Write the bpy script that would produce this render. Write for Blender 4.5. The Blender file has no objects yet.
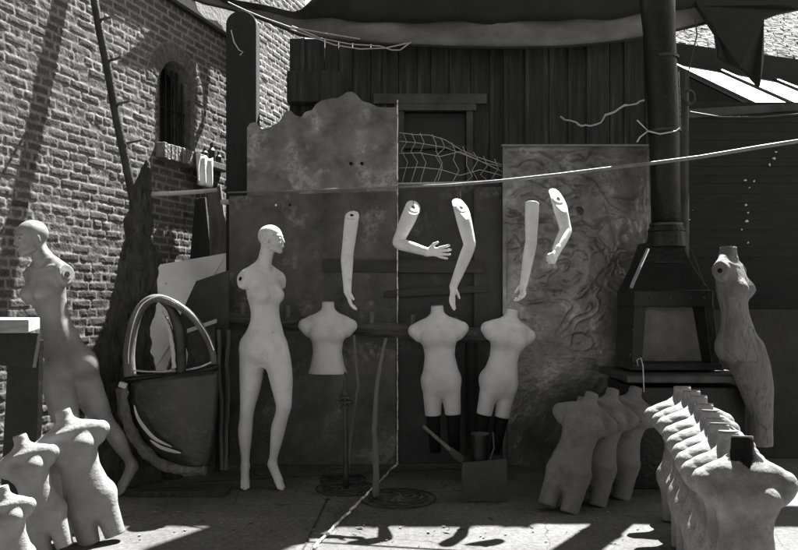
import bpy, math, random
import numpy as np
from mathutils import Vector, Matrix
random.seed(7); RNG = np.random.RandomState(11)
sc = bpy.context.scene
COL = sc.collection
F = 750.0; EYE = 1.28; HX = 399.0; HY = 299.0
R = math.radians

def P(px, py, Y):
    """photograph measurement at distance Y -> world point"""
    return Vector(((px - HX) / F * Y, Y, EYE + (HY - py) / F * Y))

# ------------------------------------------------------------------ noise
_LAT = RNG.rand(32, 32, 32).astype(np.float32)
def vnoise(x, y, z):
    x = np.asarray(x, dtype=np.float32); y = np.asarray(y, dtype=np.float32) + 0 * x; z = np.asarray(z, dtype=np.float32) + 0 * x
    xi = np.floor(x).astype(int); yi = np.floor(y).astype(int); zi = np.floor(z).astype(int)
    fx = x - xi; fy = y - yi; fz = z - zi
    fx = fx * fx * (3 - 2 * fx); fy = fy * fy * (3 - 2 * fy); fz = fz * fz * (3 - 2 * fz)
    r = 0
    for a in (0, 1):
        for b in (0, 1):
            for c in (0, 1):
                w = (fx if a else 1 - fx) * (fy if b else 1 - fy) * (fz if c else 1 - fz)
                r = r + w * _LAT[(xi + a) % 32, (yi + b) % 32, (zi + c) % 32]
    return r * 2 - 1
def fbm(x, y, z, o=4):
    s = 0; a = .5
    for i in range(o):
        s = s + a * vnoise(x, y, z); x = x * 2.03 + 5.1; y = y * 2.03 + 1.7; z = z * 2.03 + 9.2; a *= .5
    return s

# ------------------------------------------------------------------ materials
def grey(v): return (v * 1.0, v * .99, v * .975, 1)
def mat(name, v, var=.15, scale=6, rough=.7, bump=.3, bscale=None, metal=0, v2=None, spot=None, spot_scale=20, spot_amt=.62, stretch=(1, 1, 1), spec=.5, bdist=.01, breakup=0):
    k = {'rusted_dark': .75, 'rusted_sheet': .8, 'relief_metal': .9, 'panel_dark': .62, 'board_dark': .7, 'post_dark': .6, 'bark': .7, 'tar_fence': .65, 'low_wall': .65,
         'batten': .6, 'beam_weathered': .7, 'awning_canvas': .8, 'awning_dark': .65, 'iron_worn': .75, 'iron_black': .7, 'form_dirty': .85, 'wood_weathered': .8, 'mannequin_dull': .85, 'white_board': .85, 'shingle': .8}.get(name, 1)
    v = v * k; v2 = v2 * k if v2 else v2; spot = spot * k if spot is not None else None
    m = bpy.data.materials.new(name); m.use_nodes = True
    nt = m.node_tree; N = nt.nodes; L = nt.links
    b = N['Principled BSDF']; b.inputs['Roughness'].default_value = rough; b.inputs['Metallic'].default_value = metal
    b.inputs['Specular IOR Level'].default_value = spec
    tc = N.new('ShaderNodeTexCoord'); mp = N.new('ShaderNodeMapping'); mp.inputs['Scale'].default_value = stretch
    L.new(tc.outputs['Object'], mp.inputs['Vector'])
    n = N.new('ShaderNodeTexNoise'); n.inputs['Scale'].default_value = scale; n.inputs['Detail'].default_value = 8; n.inputs['Roughness'].default_value = .65
    L.new(mp.outputs[0], n.inputs['Vector'])
    cr = N.new('ShaderNodeValToRGB'); cr.color_ramp.elements[0].position = .32; cr.color_ramp.elements[1].position = .68
    cr.color_ramp.elements[0].color = grey(v * (1 - var)); cr.color_ramp.elements[1].color = grey(v2 if v2 else v * (1 + var))
    L.new(n.outputs['Fac'], cr.inputs['Fac']); out = cr.outputs['Color']
    if spot is not None:
        n2 = N.new('ShaderNodeTexNoise'); n2.inputs['Scale'].default_value = spot_scale; n2.inputs['Detail'].default_value = 5
        L.new(mp.outputs[0], n2.inputs['Vector'])
        r2 = N.new('ShaderNodeValToRGB'); r2.color_ramp.elements[0].position = spot_amt; r2.color_ramp.elements[1].position = spot_amt + .06
        L.new(n2.outputs['Fac'], r2.inputs['Fac'])
        mx = N.new('ShaderNodeMixRGB'); mx.inputs['Color2'].default_value = grey(spot)
        fac = r2.outputs['Color']
        if breakup:
            n4 = N.new('ShaderNodeTexNoise'); n4.inputs['Scale'].default_value = breakup; n4.inputs['Detail'].default_value = 12; n4.inputs['Roughness'].default_value = .8; L.new(mp.outputs[0], n4.inputs['Vector'])
            r4 = N.new('ShaderNodeValToRGB'); r4.color_ramp.elements[0].position = .44; r4.color_ramp.elements[1].position = .62; L.new(n4.outputs['Fac'], r4.inputs['Fac'])
            mm = N.new('ShaderNodeMath'); mm.operation = 'MULTIPLY'; L.new(fac, mm.inputs[0]); L.new(r4.outputs['Color'], mm.inputs[1]); fac = mm.outputs[0]
        L.new(fac, mx.inputs['Fac']); L.new(out, mx.inputs['Color1']); out = mx.outputs['Color']
    L.new(out, b.inputs['Base Color'])
    if bump:
        n3 = N.new('ShaderNodeTexNoise'); n3.inputs['Scale'].default_value = bscale or scale * 5; n3.inputs['Detail'].default_value = 6
        L.new(mp.outputs[0], n3.inputs['Vector'])
        bp = N.new('ShaderNodeBump'); bp.inputs['Strength'].default_value = bump; bp.inputs['Distance'].default_value = bdist
        L.new(n3.outputs['Fac'], bp.inputs['Height']); L.new(bp.outputs[0], b.inputs['Normal'])
    return m

M = {}
M['skin'] = mat('mannequin_enamel', .52, .12, 5, .36, .10, 60, v2=.60, spot=.40, spot_scale=7, spot_amt=.57, breakup=90)
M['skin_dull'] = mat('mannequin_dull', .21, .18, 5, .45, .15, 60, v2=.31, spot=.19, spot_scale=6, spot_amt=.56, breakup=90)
M['hand'] = mat('hand_white', .7, .06, 12, .45, .1, 70, v2=.76)
M['skin_head'] = mat('mannequin_scuffed', .5, .12, 25, .6, .25, 90, v2=.6, spot=.36, spot_scale=55, spot_amt=.58)
M['form_hung'] = mat('form_painted', .48, .16, 5, .5, .25, 60, v2=.56, spot=.36, spot_scale=6, spot_amt=.55, breakup=90)
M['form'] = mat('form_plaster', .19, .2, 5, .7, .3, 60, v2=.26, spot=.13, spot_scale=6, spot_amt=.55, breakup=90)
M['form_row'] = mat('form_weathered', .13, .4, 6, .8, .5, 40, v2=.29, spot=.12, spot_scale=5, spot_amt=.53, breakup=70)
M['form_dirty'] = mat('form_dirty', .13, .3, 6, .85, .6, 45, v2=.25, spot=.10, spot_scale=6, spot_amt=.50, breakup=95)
M['form_old'] = mat('form_cracked', .09, .4, 5, .8, .8, 30, v2=.19, spot=.05, spot_scale=5, spot_amt=.56, breakup=30, stretch=(2.2, 2.2, .6))
M['armw'] = mat('arm_white', .62, .12, 9, .45, .12, 70, v2=.74, spot=.36, spot_scale=10, spot_amt=.57, breakup=90)
M['darkhole'] = mat('dark_fitting', .008, .3, 20, .8, .2, spec=.15)
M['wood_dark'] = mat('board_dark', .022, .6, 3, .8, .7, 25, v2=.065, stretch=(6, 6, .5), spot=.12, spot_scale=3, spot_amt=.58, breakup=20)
M['wood_frame'] = mat('frame_dark', .045, .4, 5, .8, .5, 30, v2=.08, stretch=(1, 1, 1))
M['post'] = mat('post_dark', .018, .3, 4, .8, .5, 30, v2=.03, stretch=(6, 6, .6))
M['wood_mid'] = mat('wood_weathered', .12, .4, 4, .85, .7, 30, v2=.2, stretch=(5, 5, .7))
M['wood_beam'] = mat('beam_weathered', .055, .45, 5, .85, .9, 30, v2=.12, stretch=(.7, 5, 5), spot=.25, spot_scale=25, spot_amt=.66)
M['bark'] = mat('bark', .035, .6, 8, .95, 1.0, 22, v2=.085, stretch=(2, 2, .8), bdist=.03)
M['white_board'] = mat('white_board', .5, .1, 5, .7, .2, 40, v2=.58, spot=.2, spot_scale=9, spot_amt=.72)
M['prop_board'] = mat('prop_board', .72, .06, 5, .7, .2, 40, v2=.78, spot=.3, spot_scale=9, spot_amt=.7)
M['table_wood'] = mat('table_wood', .22, .25, 6, .7, .4, 40, v2=.34, stretch=(.6, 4, 4))
M['rust'] = mat('rusted_sheet', .13, .4, 5, .6, .8, 45, v2=.27, spot=.5, spot_scale=2.6, spot_amt=.50, spec=.5, breakup=16)
M['rust_low'] = mat('rusted_dark', .065, .5, 3.5, .6, .6, 40, v2=.15, spot=.3, spot_scale=3.0, spot_amt=.55, breakup=18)
M['panel'] = mat('panel_dark', .03, .5, 3.5, .6, .5, 30, v2=.06, spot=.14, spot_scale=4, spot_amt=.57, breakup=34)
M['batten'] = mat('batten', .055, .3, 4, .8, .5, 30, v2=.085, stretch=(.6, 4, 4))
M['relief'] = mat('relief_metal', .10, .4, 3, .36, .25, 40, metal=.55, v2=.24, spot=.34, spot_scale=3, spot_amt=.54, breakup=20)
M['iron'] = mat('iron_black', .008, .5, 6, .45, .5, 40, v2=.016, spec=.3, spot=.022, spot_scale=7, spot_amt=.55, breakup=40)
M['iron_worn'] = mat('iron_worn', .035, .4, 8, .5, .4, 50, v2=.075, metal=.3)
M['screen'] = mat('stove_screen', .17, .3, 8, .7, .5, 90, v2=.23, spot=.3, spot_scale=50, spot_amt=.72)
M['chrome'] = mat('hood_glint', .6, .2, 9, .25, .2, 40, metal=.8, v2=.75)
M['gloss'] = mat('glossy_panel', .012, .5, 4, .4, .4, 30, v2=.03, spot=.06, spot_scale=6, spot_amt=.55, breakup=25)
M['pipe'] = mat('galvanised_pipe', .16, .25, 9, .5, .2, 60, metal=.2, v2=.24)
M['wire'] = mat('pale_wire', .42, .2, 20, .6, .1)
M['wire_dark'] = mat('dark_wire', .05, .2, 20, .6, .1)
M['light_line'] = mat('pale_light_line', .12, .3, 22, .9, .5, 80, v2=.85, spot=.9, spot_scale=14, spot_amt=.48)  # pale tone stands for the sunlight line at the panel joint
M['canvas'] = mat('awning_canvas', .16, .18, 4, .9, .5, 90, v2=.23, stretch=(1, 1, 2))
M['canvas_dark'] = mat('awning_dark', .022, .2, 4, .9, .4, 60, v2=.034)
M['cloth'] = mat('rag', .62, .1, 20, .9, .4, 60)
M['roof'] = mat('zinc_roof', .13, .12, 3, .6, .1, 20, v2=.19)
M['shingle'] = mat('shingle', .09, .6, 5, .9, 1.0, 12, v2=.24, stretch=(1, 1, 1), bdist=.08)
M['fence'] = mat('tar_fence', .016, .3, 5, .85, .6, 40, v2=.028, stretch=(1, 1, 4), spot=.5, spot_scale=11, spot_amt=.79)  # pale spots stand for flecks of light coming through
M['lowwall'] = mat('low_wall', .038, .25, 6, .9, .7, 30, v2=.055)
M['stone'] = mat('sill_stone', .13, .25, 14, .85, .9, 40, v2=.27, bdist=.02)
M['eave'] = mat('eave_plaster', .3, .3, 4, .85, .5, 30, v2=.42)
M['glass_dark'] = mat('window_dark', .012, .3, 4, .3, 0, v2=.02)

def add_cracks(m, scale, width):
    nt = m.node_tree; N = nt.nodes; L = nt.links; b = N['Principled BSDF']; src = b.inputs['Base Color'].links[0].from_socket
    tc = N.new('ShaderNodeTexCoord'); n = N.new('ShaderNodeTexNoise'); n.inputs['Scale'].default_value = 5; n.inputs['Detail'].default_value = 5
    mp = N.new('ShaderNodeMapping'); mp.inputs['Scale'].default_value = (1.4, 1.4, .55); L.new(tc.outputs['Object'], mp.inputs['Vector']); L.new(tc.outputs['Object'], n.inputs['Vector'])
    ad = N.new('ShaderNodeVectorMath'); ad.operation = 'MULTIPLY_ADD'; ad.inputs[1].default_value = (.22, .22, .22); L.new(n.outputs['Color'], ad.inputs[0]); L.new(mp.outputs[0], ad.inputs[2])
    v = N.new('ShaderNodeTexVoronoi'); v.feature = 'DISTANCE_TO_EDGE'; v.inputs['Scale'].default_value = scale; L.new(ad.outputs[0], v.inputs['Vector'])
    r = N.new('ShaderNodeValToRGB'); r.color_ramp.elements[0].position = width * .4; r.color_ramp.elements[1].position = width; r.color_ramp.elements[0].color = (.3, .3, .3, 1); L.new(v.outputs['Distance'], r.inputs['Fac'])
    mx = N.new('ShaderNodeMixRGB'); mx.blend_type = 'MULTIPLY'; mx.inputs['Fac'].default_value = 1; L.new(src, mx.inputs['Color1']); L.new(r.outputs[0], mx.inputs['Color2']); L.new(mx.outputs[0], b.inputs['Base Color'])
add_cracks(M['form_old'], 2.6, .006)
def ground_mat():
    m = bpy.data.materials.new('yard_floor'); m.use_nodes = True
    nt = m.node_tree; N = nt.nodes; L = nt.links; b = N['Principled BSDF']; b.inputs['Roughness'].default_value = .85; b.inputs['Specular IOR Level'].default_value = .3
    tc = N.new('ShaderNodeTexCoord')
    def noise(s, d=8):
        n = N.new('ShaderNodeTexNoise'); n.inputs['Scale'].default_value = s; n.inputs['Detail'].default_value = d; n.inputs['Roughness'].default_value = .7
        L.new(tc.outputs['Object'], n.inputs['Vector']); return n
    a = noise(1.3); c = noise(38, 6)
    r = N.new('ShaderNodeValToRGB'); r.color_ramp.elements[0].position = .3; r.color_ramp.elements[1].position = .7
    r.color_ramp.elements[0].color = grey(.05); r.color_ramp.elements[1].color = grey(.14); L.new(a.outputs['Fac'], r.inputs['Fac'])
    r2 = N.new('ShaderNodeValToRGB'); r2.color_ramp.elements[0].position = .35; r2.color_ramp.elements[1].position = .65
    r2.color_ramp.elements[0].color = (.6, .6, .6, 1); r2.color_ramp.elements[1].color = (1.25, 1.25, 1.25, 1); L.new(c.outputs['Fac'], r2.inputs['Fac'])
    mx = N.new('ShaderNodeMixRGB'); mx.blend_type = 'MULTIPLY'; mx.inputs['Fac'].default_value = 1
    L.new(r.outputs[0], mx.inputs['Color1']); L.new(r2.outputs[0], mx.inputs['Color2'])
    L.new(mx.outputs[0], b.inputs['Base Color'])
    bp = N.new('ShaderNodeBump'); bp.inputs['Strength'].default_value = .6; bp.inputs['Distance'].default_value = .012
    L.new(c.outputs['Fac'], bp.inputs['Height']); L.new(bp.outputs[0], b.inputs['Normal'])
    return m
M['ground'] = ground_mat(); add_cracks(M['ground'], .7, .003)

def brick_mat():
    m = bpy.data.materials.new('old_brick'); m.use_nodes = True
    nt = m.node_tree; N = nt.nodes; L = nt.links; b = N['Principled BSDF']; b.inputs['Roughness'].default_value = .9; b.inputs['Specular IOR Level'].default_value = .25
    at = N.new('ShaderNodeAttribute'); at.attribute_name = 'tone'
    tc = N.new('ShaderNodeTexCoord'); n = N.new('ShaderNodeTexNoise'); n.inputs['Scale'].default_value = 55; n.inputs['Detail'].default_value = 6
    L.new(tc.outputs['Object'], n.inputs['Vector'])
    r2 = N.new('ShaderNodeValToRGB'); r2.color_ramp.elements[0].position = .3; r2.color_ramp.elements[1].position = .7
    r2.color_ramp.elements[0].color = (.6, .585, .57, 1); r2.color_ramp.elements[1].color = (1.3, 1.27, 1.23, 1); L.new(n.outputs['Fac'], r2.inputs['Fac'])
    mx = N.new('ShaderNodeMixRGB'); mx.blend_type = 'MULTIPLY'; mx.inputs['Fac'].default_value = 1
    L.new(at.outputs['Color'], mx.inputs['Color1']); L.new(r2.outputs[0], mx.inputs['Color2']); L.new(mx.outputs[0], b.inputs['Base Color'])
    bp = N.new('ShaderNodeBump'); bp.inputs['Strength'].default_value = .5; bp.inputs['Distance'].default_value = .008
    L.new(n.outputs['Fac'], bp.inputs['Height']); L.new(bp.outputs[0], b.inputs['Normal'])
    return m
M['brick'] = brick_mat()

# ------------------------------------------------------------------ objects
def empty(name, loc, label, cat, group=None, rz=0):
    o = bpy.data.objects.new(name, None); COL.objects.link(o); o.location = loc; o.rotation_euler = (0, 0, rz); o.empty_display_size = .1
    return tag(o, label, cat, group)
def tag(o, label, cat, group=None):
    o['label'] = label; o['category'] = cat
    if group: o['group'] = group
    return o

class MB:
    """collects shapes for one mesh"""
    def __init__(s): s.v = []; s.f = []
    def add(s, vs, fs):
        k = len(s.v); s.v += [Vector(v) for v in vs]; s.f += [tuple(i + k for i in f) for f in fs]; return s
    def box(s, c, size, rot=None, taper=1, jit=0):
        x, y, z = [a / 2 for a in size]; vs = []
        for k in (-1, 1):
            t = taper if k > 0 else 1
            for a, b in ((-1, -1), (1, -1), (1, 1), (-1, 1)):
                v = Vector((a * x * t, b * y * t, k * z))
                if jit: v += Vector([random.uniform(-jit, jit) for _ in range(3)])
                if rot is not None: v = rot @ v
                vs.append(v + Vector(c))
        return s.add(vs, [(3, 2, 1, 0), (4, 5, 6, 7), (0, 1, 5, 4), (1, 2, 6, 5), (2, 3, 7, 6), (3, 0, 4, 7)])
    def tube(s, pts, rad, n=10, flat=1, wob=0):
        pts = [Vector(p) for p in pts]; m = len(pts)
        rad = rad if isinstance(rad, (list, tuple)) else [rad] * m
        rings = []; up = None
        for i, p in enumerate(pts):
            d = (pts[min(i + 1, m - 1)] - pts[max(i - 1, 0)]).normalized()
            if up is None: up = Vector((0, 1, 0)) if abs(d.y) < .9 else Vector((0, 0, 1))
            a = d.cross(up).normalized(); b = a.cross(d).normalized(); up = b
            ring = []
            for j in range(n):
                t = 2 * math.pi * j / n; r = rad[i] * (1 + (random.uniform(-wob, wob) if wob else 0))
                ring.append(p + a * math.cos(t) * r + b * math.sin(t) * r * flat)
            rings.append(ring)
        vs = [v for r in rings for v in r]; fs = []
        for i in range(m - 1):
            for j in range(n):
                fs.append((i * n + j, i * n + (j + 1) % n, (i + 1) * n + (j + 1) % n, (i + 1) * n + j))
        fs.append(tuple(range(n))[::-1]); fs.append(tuple((m - 1) * n + j for j in range(n)))
        return s.add(vs, fs)
    def prism(s, poly, back):
        """closed polygon of 3D points extruded by vector back"""
        n = len(poly); back = Vector(back); vs = [Vector(p) for p in poly] + [Vector(p) + back for p in poly]
        fs = [tuple(range(n)), tuple(range(2 * n - 1, n - 1, -1))] + [(i, n + i, n + (i + 1) % n, (i + 1) % n) for i in range(n)]
        return s.add(vs, fs)
    def build(s, name, m, parent=None, bevel=0, smooth=False, kind=None, local=False):
        """vertices are world positions; made relative to the parent's place (or to their own centre)"""
        if parent is not None and not local:
            off = parent.location.copy(); pp = parent.parent
            while pp: off += pp.location; pp = pp.parent
            vs = [v - off for v in s.v]; loc = (0, 0, 0)
        elif parent is None and not local:
            lo = [min(v[i] for v in s.v) for i in range(3)]; hi = [max(v[i] for v in s.v) for i in range(3)]
            loc = Vector(((lo[0] + hi[0]) / 2, (lo[1] + hi[1]) / 2, lo[2])); vs = [v - loc for v in s.v]
        else: vs = s.v; loc = (0, 0, 0)
        me = bpy.data.meshes.new(name); me.from_pydata([tuple(v) for v in vs], [], s.f); me.update()
        import bmesh
        bm = bmesh.new(); bm.from_mesh(me); bmesh.ops.recalc_face_normals(bm, faces=bm.faces)
        bm.to_mesh(me); bm.free()
        me.materials.append(m)
        if smooth: me.polygons.foreach_set('use_smooth', [True] * len(me.polygons))
        o = bpy.data.objects.new(name, me); COL.objects.link(o); o.location = loc
        if parent is not None: o.parent = parent
        if bevel:
            b = o.modifiers.new('bevel', 'BEVEL'); b.width = bevel; b.segments = 2; b.limit_method = 'ANGLE'
        if kind: o['kind'] = kind
        return o

def np_mesh(name, V, Fq, m, parent=None, loc=(0, 0, 0), smooth=True):
    me = bpy.data.meshes.new(name)
    nv, nf = len(V), len(Fq)
    me.vertices.add(nv); me.vertices.foreach_set('co', V.astype(np.float32).ravel())
    me.loops.add(nf * 4); me.loops.foreach_set('vertex_index', Fq.astype(np.int32).ravel())
    me.polygons.add(nf); me.polygons.foreach_set('loop_start', np.arange(0, nf * 4, 4, dtype=np.int32))
    try: me.polygons.foreach_set('loop_total', np.full(nf, 4, dtype=np.int32))
    except Exception: pass
    me.update(calc_edges=True); me.validate()
    me.materials.append(m)
    if smooth: me.polygons.foreach_set('use_smooth', np.ones(len(me.polygons), dtype=bool))
    o = bpy.data.objects.new(name, me); COL.objects.link(o); o.location = loc
    if parent is not None: o.parent = parent
    return o

# ------------------------------------------------------------------ signed-distance sculpting
class SDF:
    def __init__(s, lo, hi, h):
        s.lo = np.array(lo, float); s.h = h
        s.n = np.ceil((np.array(hi) - s.lo) / h).astype(int) + 1
        s.ax = [s.lo[i] + h * np.arange(s.n[i]) for i in range(3)]
        s.d = np.full(s.n, 1.0, dtype=np.float32)
    def _sub(s, lo, hi):
        sl = []
        for i in range(3):
            a = max(0, int((lo[i] - s.lo[i]) / s.h)); b = min(s.n[i], int((hi[i] - s.lo[i]) / s.h) + 2)
            sl.append(slice(a, max(a, b)))
        g = np.meshgrid(*[s.ax[i][sl[i]] for i in range(3)], indexing='ij')
        return tuple(sl), [q.astype(np.float32) for q in g]
    def op(s, fn, lo, hi, k, sub=False):
        m = .03 + k
        sl, g = s._sub([a - m for a in lo], [a + m for a in hi])
        if g[0].size == 0: return
        b = fn(*g); a = s.d[sl]
        if sub:
            b = -b; h = np.clip(.5 - .5 * (b - a) / k, 0, 1)   # smooth max
            s.d[sl] = b * (1 - h) + a * h + k * h * (1 - h) if False else np.maximum(a, b) if k <= 0 else (a * h + b * (1 - h) + k * h * (1 - h))
        else:
            h = np.clip(.5 + .5 * (b - a) / k, 0, 1); s.d[sl] = b * (1 - h) + a * h - k * h * (1 - h)
    def cap(s, a, b, ra, rb=None, k=.015, flat=None, sub=False):
        rb = ra if rb is None else rb; a = np.array(a, float); b = np.array(b, float); ba = b - a; L2 = max(1e-9, ba @ ba)
        def fn(x, y, z):
            px, py, pz = x - a[0], y - a[1], z - a[2]
            t = np.clip((px * ba[0] + py * ba[1] + pz * ba[2]) / L2, 0, 1)
            qx, qy, qz = px - t * ba[0], py - t * ba[1], pz - t * ba[2]
            if flat is not None:
                n, f = flat; c = qx * n[0] + qy * n[1] + qz * n[2]
                qx = qx + c * n[0] * (f - 1); qy = qy + c * n[1] * (f - 1); qz = qz + c * n[2] * (f - 1)
            return np.sqrt(qx * qx + qy * qy + qz * qz) - (ra + (rb - ra) * t)
        r = max(ra, rb); s.op(fn, np.minimum(a, b) - r, np.maximum(a, b) + r, k, sub)
    def chain(s, pts, rad, k=.012, n=26):
        pts = np.array(pts, float); m_ = len(pts); cum = np.r_[0, np.cumsum(np.linalg.norm(np.diff(pts, axis=0), axis=1))]; cum /= cum[-1]
        t = np.linspace(0, 1, 121); q = np.stack([np.interp(t, cum, pts[:, i]) for i in range(3)], 1)
        kk = np.hanning(17); kk /= kk.sum()
        q2 = np.stack([np.convolve(np.pad(q[:, i], 8, 'reflect', reflect_type='odd'), kk, 'valid') for i in range(3)], 1); q2[0] = q[0]; q2[-1] = q[-1]
        rt = np.array([a for a, b in rad]); rv = np.array([b for a, b in rad]); r_ = np.interp(t, rt, rv)
        r_ = np.convolve(np.pad(r_, 8, 'edge'), kk, 'valid'); ii = np.linspace(0, 120, n + 1).astype(int)
        lo = q2.min(0) - r_.max(); hi = q2.max(0) + r_.max()
        def fn(x, y, z):
            best = None
            for a_, b_ in zip(ii[:-1], ii[1:]):
                a, b = q2[a_], q2[b_]; ba = b - a; L2 = ba @ ba; px, py, pz = x - a[0], y - a[1], z - a[2]
                tt = np.clip((px * ba[0] + py * ba[1] + pz * ba[2]) / L2, 0, 1)
                d = np.sqrt((px - tt * ba[0]) ** 2 + (py - tt * ba[1]) ** 2 + (pz - tt * ba[2]) ** 2) - (r_[a_] + (r_[b_] - r_[a_]) * tt)
                best = d if best is None else np.minimum(best, d)
            return best
        s.op(fn, lo, hi, k)
    def ell(s, c, r, k=.02, rot=None, sub=False):
        c = np.array(c, float); r3 = np.array(r, float); Rm = np.array(rot) if rot is not None else np.eye(3)
        def fn(x, y, z):
            p = [x - c[0], y - c[1], z - c[2]]
            q = [(p[0] * Rm[0][i] + p[1] * Rm[1][i] + p[2] * Rm[2][i]) / r3[i] for i in range(3)]
            k0 = np.sqrt(q[0] ** 2 + q[1] ** 2 + q[2] ** 2)
            k1 = np.sqrt((q[0] / r3[0]) ** 2 + (q[1] / r3[1]) ** 2 + (q[2] / r3[2]) ** 2) + 1e-6
            return k0 * (k0 - 1) / k1
        m = max(r); s.op(fn, c - m, c + m, k, sub)
    def loft(s, lv, k=.03, e=2.3):
        """lv rows: z, half width, half depth, cx, cy"""
        lv = sorted(lv); A = np.array(lv)
        def fn(x, y, z):
            zz = s.ax[2]; zz = z[0, 0, :]
            def it(i):
                # smooth (cubic-ish) interpolation through finely averaged samples
                f = np.linspace(A[0, 0], A[-1, 0], 200); v = np.interp(f, A[:, 0], A[:, i])
                kk = np.hanning(23); kk /= kk.sum(); v = np.convolve(np.pad(v, 11, 'edge'), kk, 'valid')
                return np.interp(zz, f, v).astype(np.float32)[None, None, :]
            hw, hd, cx, cy = it(1), it(2), it(3), it(4)
            q = (np.abs((x - cx) / hw) ** e + np.abs((y - cy) / hd) ** e) ** (1 / e)
            d = (q - 1) * np.minimum(hw, hd)
            return np.maximum(d, np.maximum(z - A[-1, 0], A[0, 0] - z))
        hw = A[:, 1].max(); hd = A[:, 2].max()
        s.op(fn, (A[:, 3].min() - hw, A[:, 4].min() - hd, A[0, 0]), (A[:, 3].max() + hw, A[:, 4].max() + hd, A[-1, 0]), k)
    def cut(s, p, n, reach=None):
        """remove everything on the side n points to (optionally only within reach of p)"""
        p = np.array(p, float); n = np.array(n, float); n = n / np.linalg.norm(n)
        if reach: sl, g = s._sub(p - reach, p + reach)
        else: sl, g = s._sub(s.lo, s.lo + s.h * s.n)
        d = (g[0] - p[0]) * n[0] + (g[1] - p[1]) * n[1] + (g[2] - p[2]) * n[2]
        s.d[sl] = np.maximum(s.d[sl], d)
    def rough(s, amp, sc_):
        sl, g = s._sub(s.lo, s.lo + s.h * s.n); m = np.abs(s.d) < .03
        s.d[m] += amp * fbm(g[0][m] * sc_, g[1][m] * sc_, g[2][m] * sc_, 3)
    def mesh(s):
        d = s.d; ins = d < 0; nx, ny, nz = d.shape
        cnt = np.zeros((nx - 1, ny - 1, nz - 1), np.float32); acc = np.zeros((nx - 1, ny - 1, nz - 1, 3), np.float32)
        for ax in range(3):
            o = [0, 0, 0]; o[ax] = 1
            A = d[:nx - o[0], :ny - o[1], :nz - o[2]]; B = d[o[0]:, o[1]:, o[2]:]
            cr = (A < 0) != (B < 0); t = np.where(cr, A / np.where(cr, A - B, 1), 0)
            u, v = [i for i in range(3) if i != ax]
            for du in (0, 1):
                for dv in (0, 1):
                    sl = [None] * 3; sl[ax] = slice(0, d.shape[ax] - 1)
                    sl[u] = slice(du, du + d.shape[u] - 1); sl[v] = slice(dv, dv + d.shape[v] - 1); sl = tuple(sl)
                    c = cr[sl]; cnt += c; acc[..., ax] += np.where(c, t[sl], 0); acc[..., u] += c * du; acc[..., v] += c * dv
        act = cnt > 0; idx = np.full(act.shape, -1, np.int64); ii = np.argwhere(act); idx[act] = np.arange(len(ii))
        V = (ii + acc[act] / cnt[act][:, None]) * s.h + s.lo
        Q = []
        for ax in range(3):
            u, v = (ax + 1) % 3, (ax + 2) % 3
            o = [0, 0, 0]; o[ax] = 1
            A = ins[:nx - o[0], :ny - o[1], :nz - o[2]]; B = ins[o[0]:, o[1]:, o[2]:]
            e = np.argwhere(A != B); ok = (e[:, u] > 0) & (e[:, v] > 0) & (e[:, u] < d.shape[u] - 1) & (e[:, v] < d.shape[v] - 1)
            e = e[ok]; sg = A[tuple(e.T)]
            def at(a, b):
                q = e.copy(); q[:, u] -= a; q[:, v] -= b; return idx[tuple(q.T)]
            q = np.stack([at(1, 1), at(0, 1), at(0, 0), at(1, 0)], 1)
            q[~sg] = q[~sg][:, ::-1]; Q.append(q)
        return V, np.concatenate(Q)

def rotz(p, a): c, s_ = math.cos(a), math.sin(a); return (p[0] * c - p[1] * s_, p[0] * s_ + p[1] * c, p[2])

# ------------------------------------------------------------------ camera, sky, sun
cam = bpy.data.cameras.new('camera'); co = bpy.data.objects.new('camera', cam); COL.objects.link(co); sc.camera = co
co.location = (0, 0, EYE); co.rotation_euler = (R(90), 0, 0)
cam.sensor_width = 36; cam.lens = 36 * F / 798; cam.shift_y = (HY - 275) / 798.0; cam.clip_end = 3000; cam.clip_start = .05
TX, KZ = .62, 1.9          # the sun lies towards (+.62, +1) and rises 1.9 m per metre of depth
sd = Vector((TX, 1, KZ)).normalized()
sun = bpy.data.lights.new('sun', 'SUN'); sun.energy = 5.0; sun.angle = R(.5); sun.color = (1, .985, .965)
so = bpy.data.objects.new('sun', sun); COL.objects.link(so); so.location = (6, 12, 20)
so.rotation_euler = (-sd).to_track_quat('-Z', 'Y').to_euler()
w = bpy.data.worlds.new('World'); sc.world = w; w.use_nodes = True
nt = w.node_tree; N = nt.nodes; L = nt.links
sky = N.new('ShaderNodeTexSky'); sky.sky_type = 'NISHITA'; sky.sun_disc = False
sky.sun_elevation = math.asin(sd.z); sky.sun_rotation = math.atan2(sd.x, sd.y)
bw = N.new('ShaderNodeRGBToBW'); mul = N.new('ShaderNodeMixRGB'); mul.blend_type = 'MULTIPLY'; mul.inputs['Fac'].default_value = 1
mul.inputs['Color2'].default_value = (1, .99, .975, 1)
L.new(sky.outputs[0], bw.inputs[0]); L.new(bw.outputs[0], mul.inputs['Color1']); L.new(mul.outputs[0], N['Background'].inputs['Color'])
N['Background'].inputs['Strength'].default_value = .05
sc.view_settings.view_transform = 'Standard'; sc.view_settings.look = 'None'; sc.view_settings.exposure = 2.5; sc.view_settings.gamma = 1
sc.view_settings.use_curve_mapping = False

# ------------------------------------------------------------------ ground
g = MB(); g.add([(-600, -600, 0), (600, -600, 0), (600, 600, 0), (-600, 600, 0)], [(0, 1, 2, 3)])
o = g.build('ground', M['ground'], kind='structure')
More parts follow.
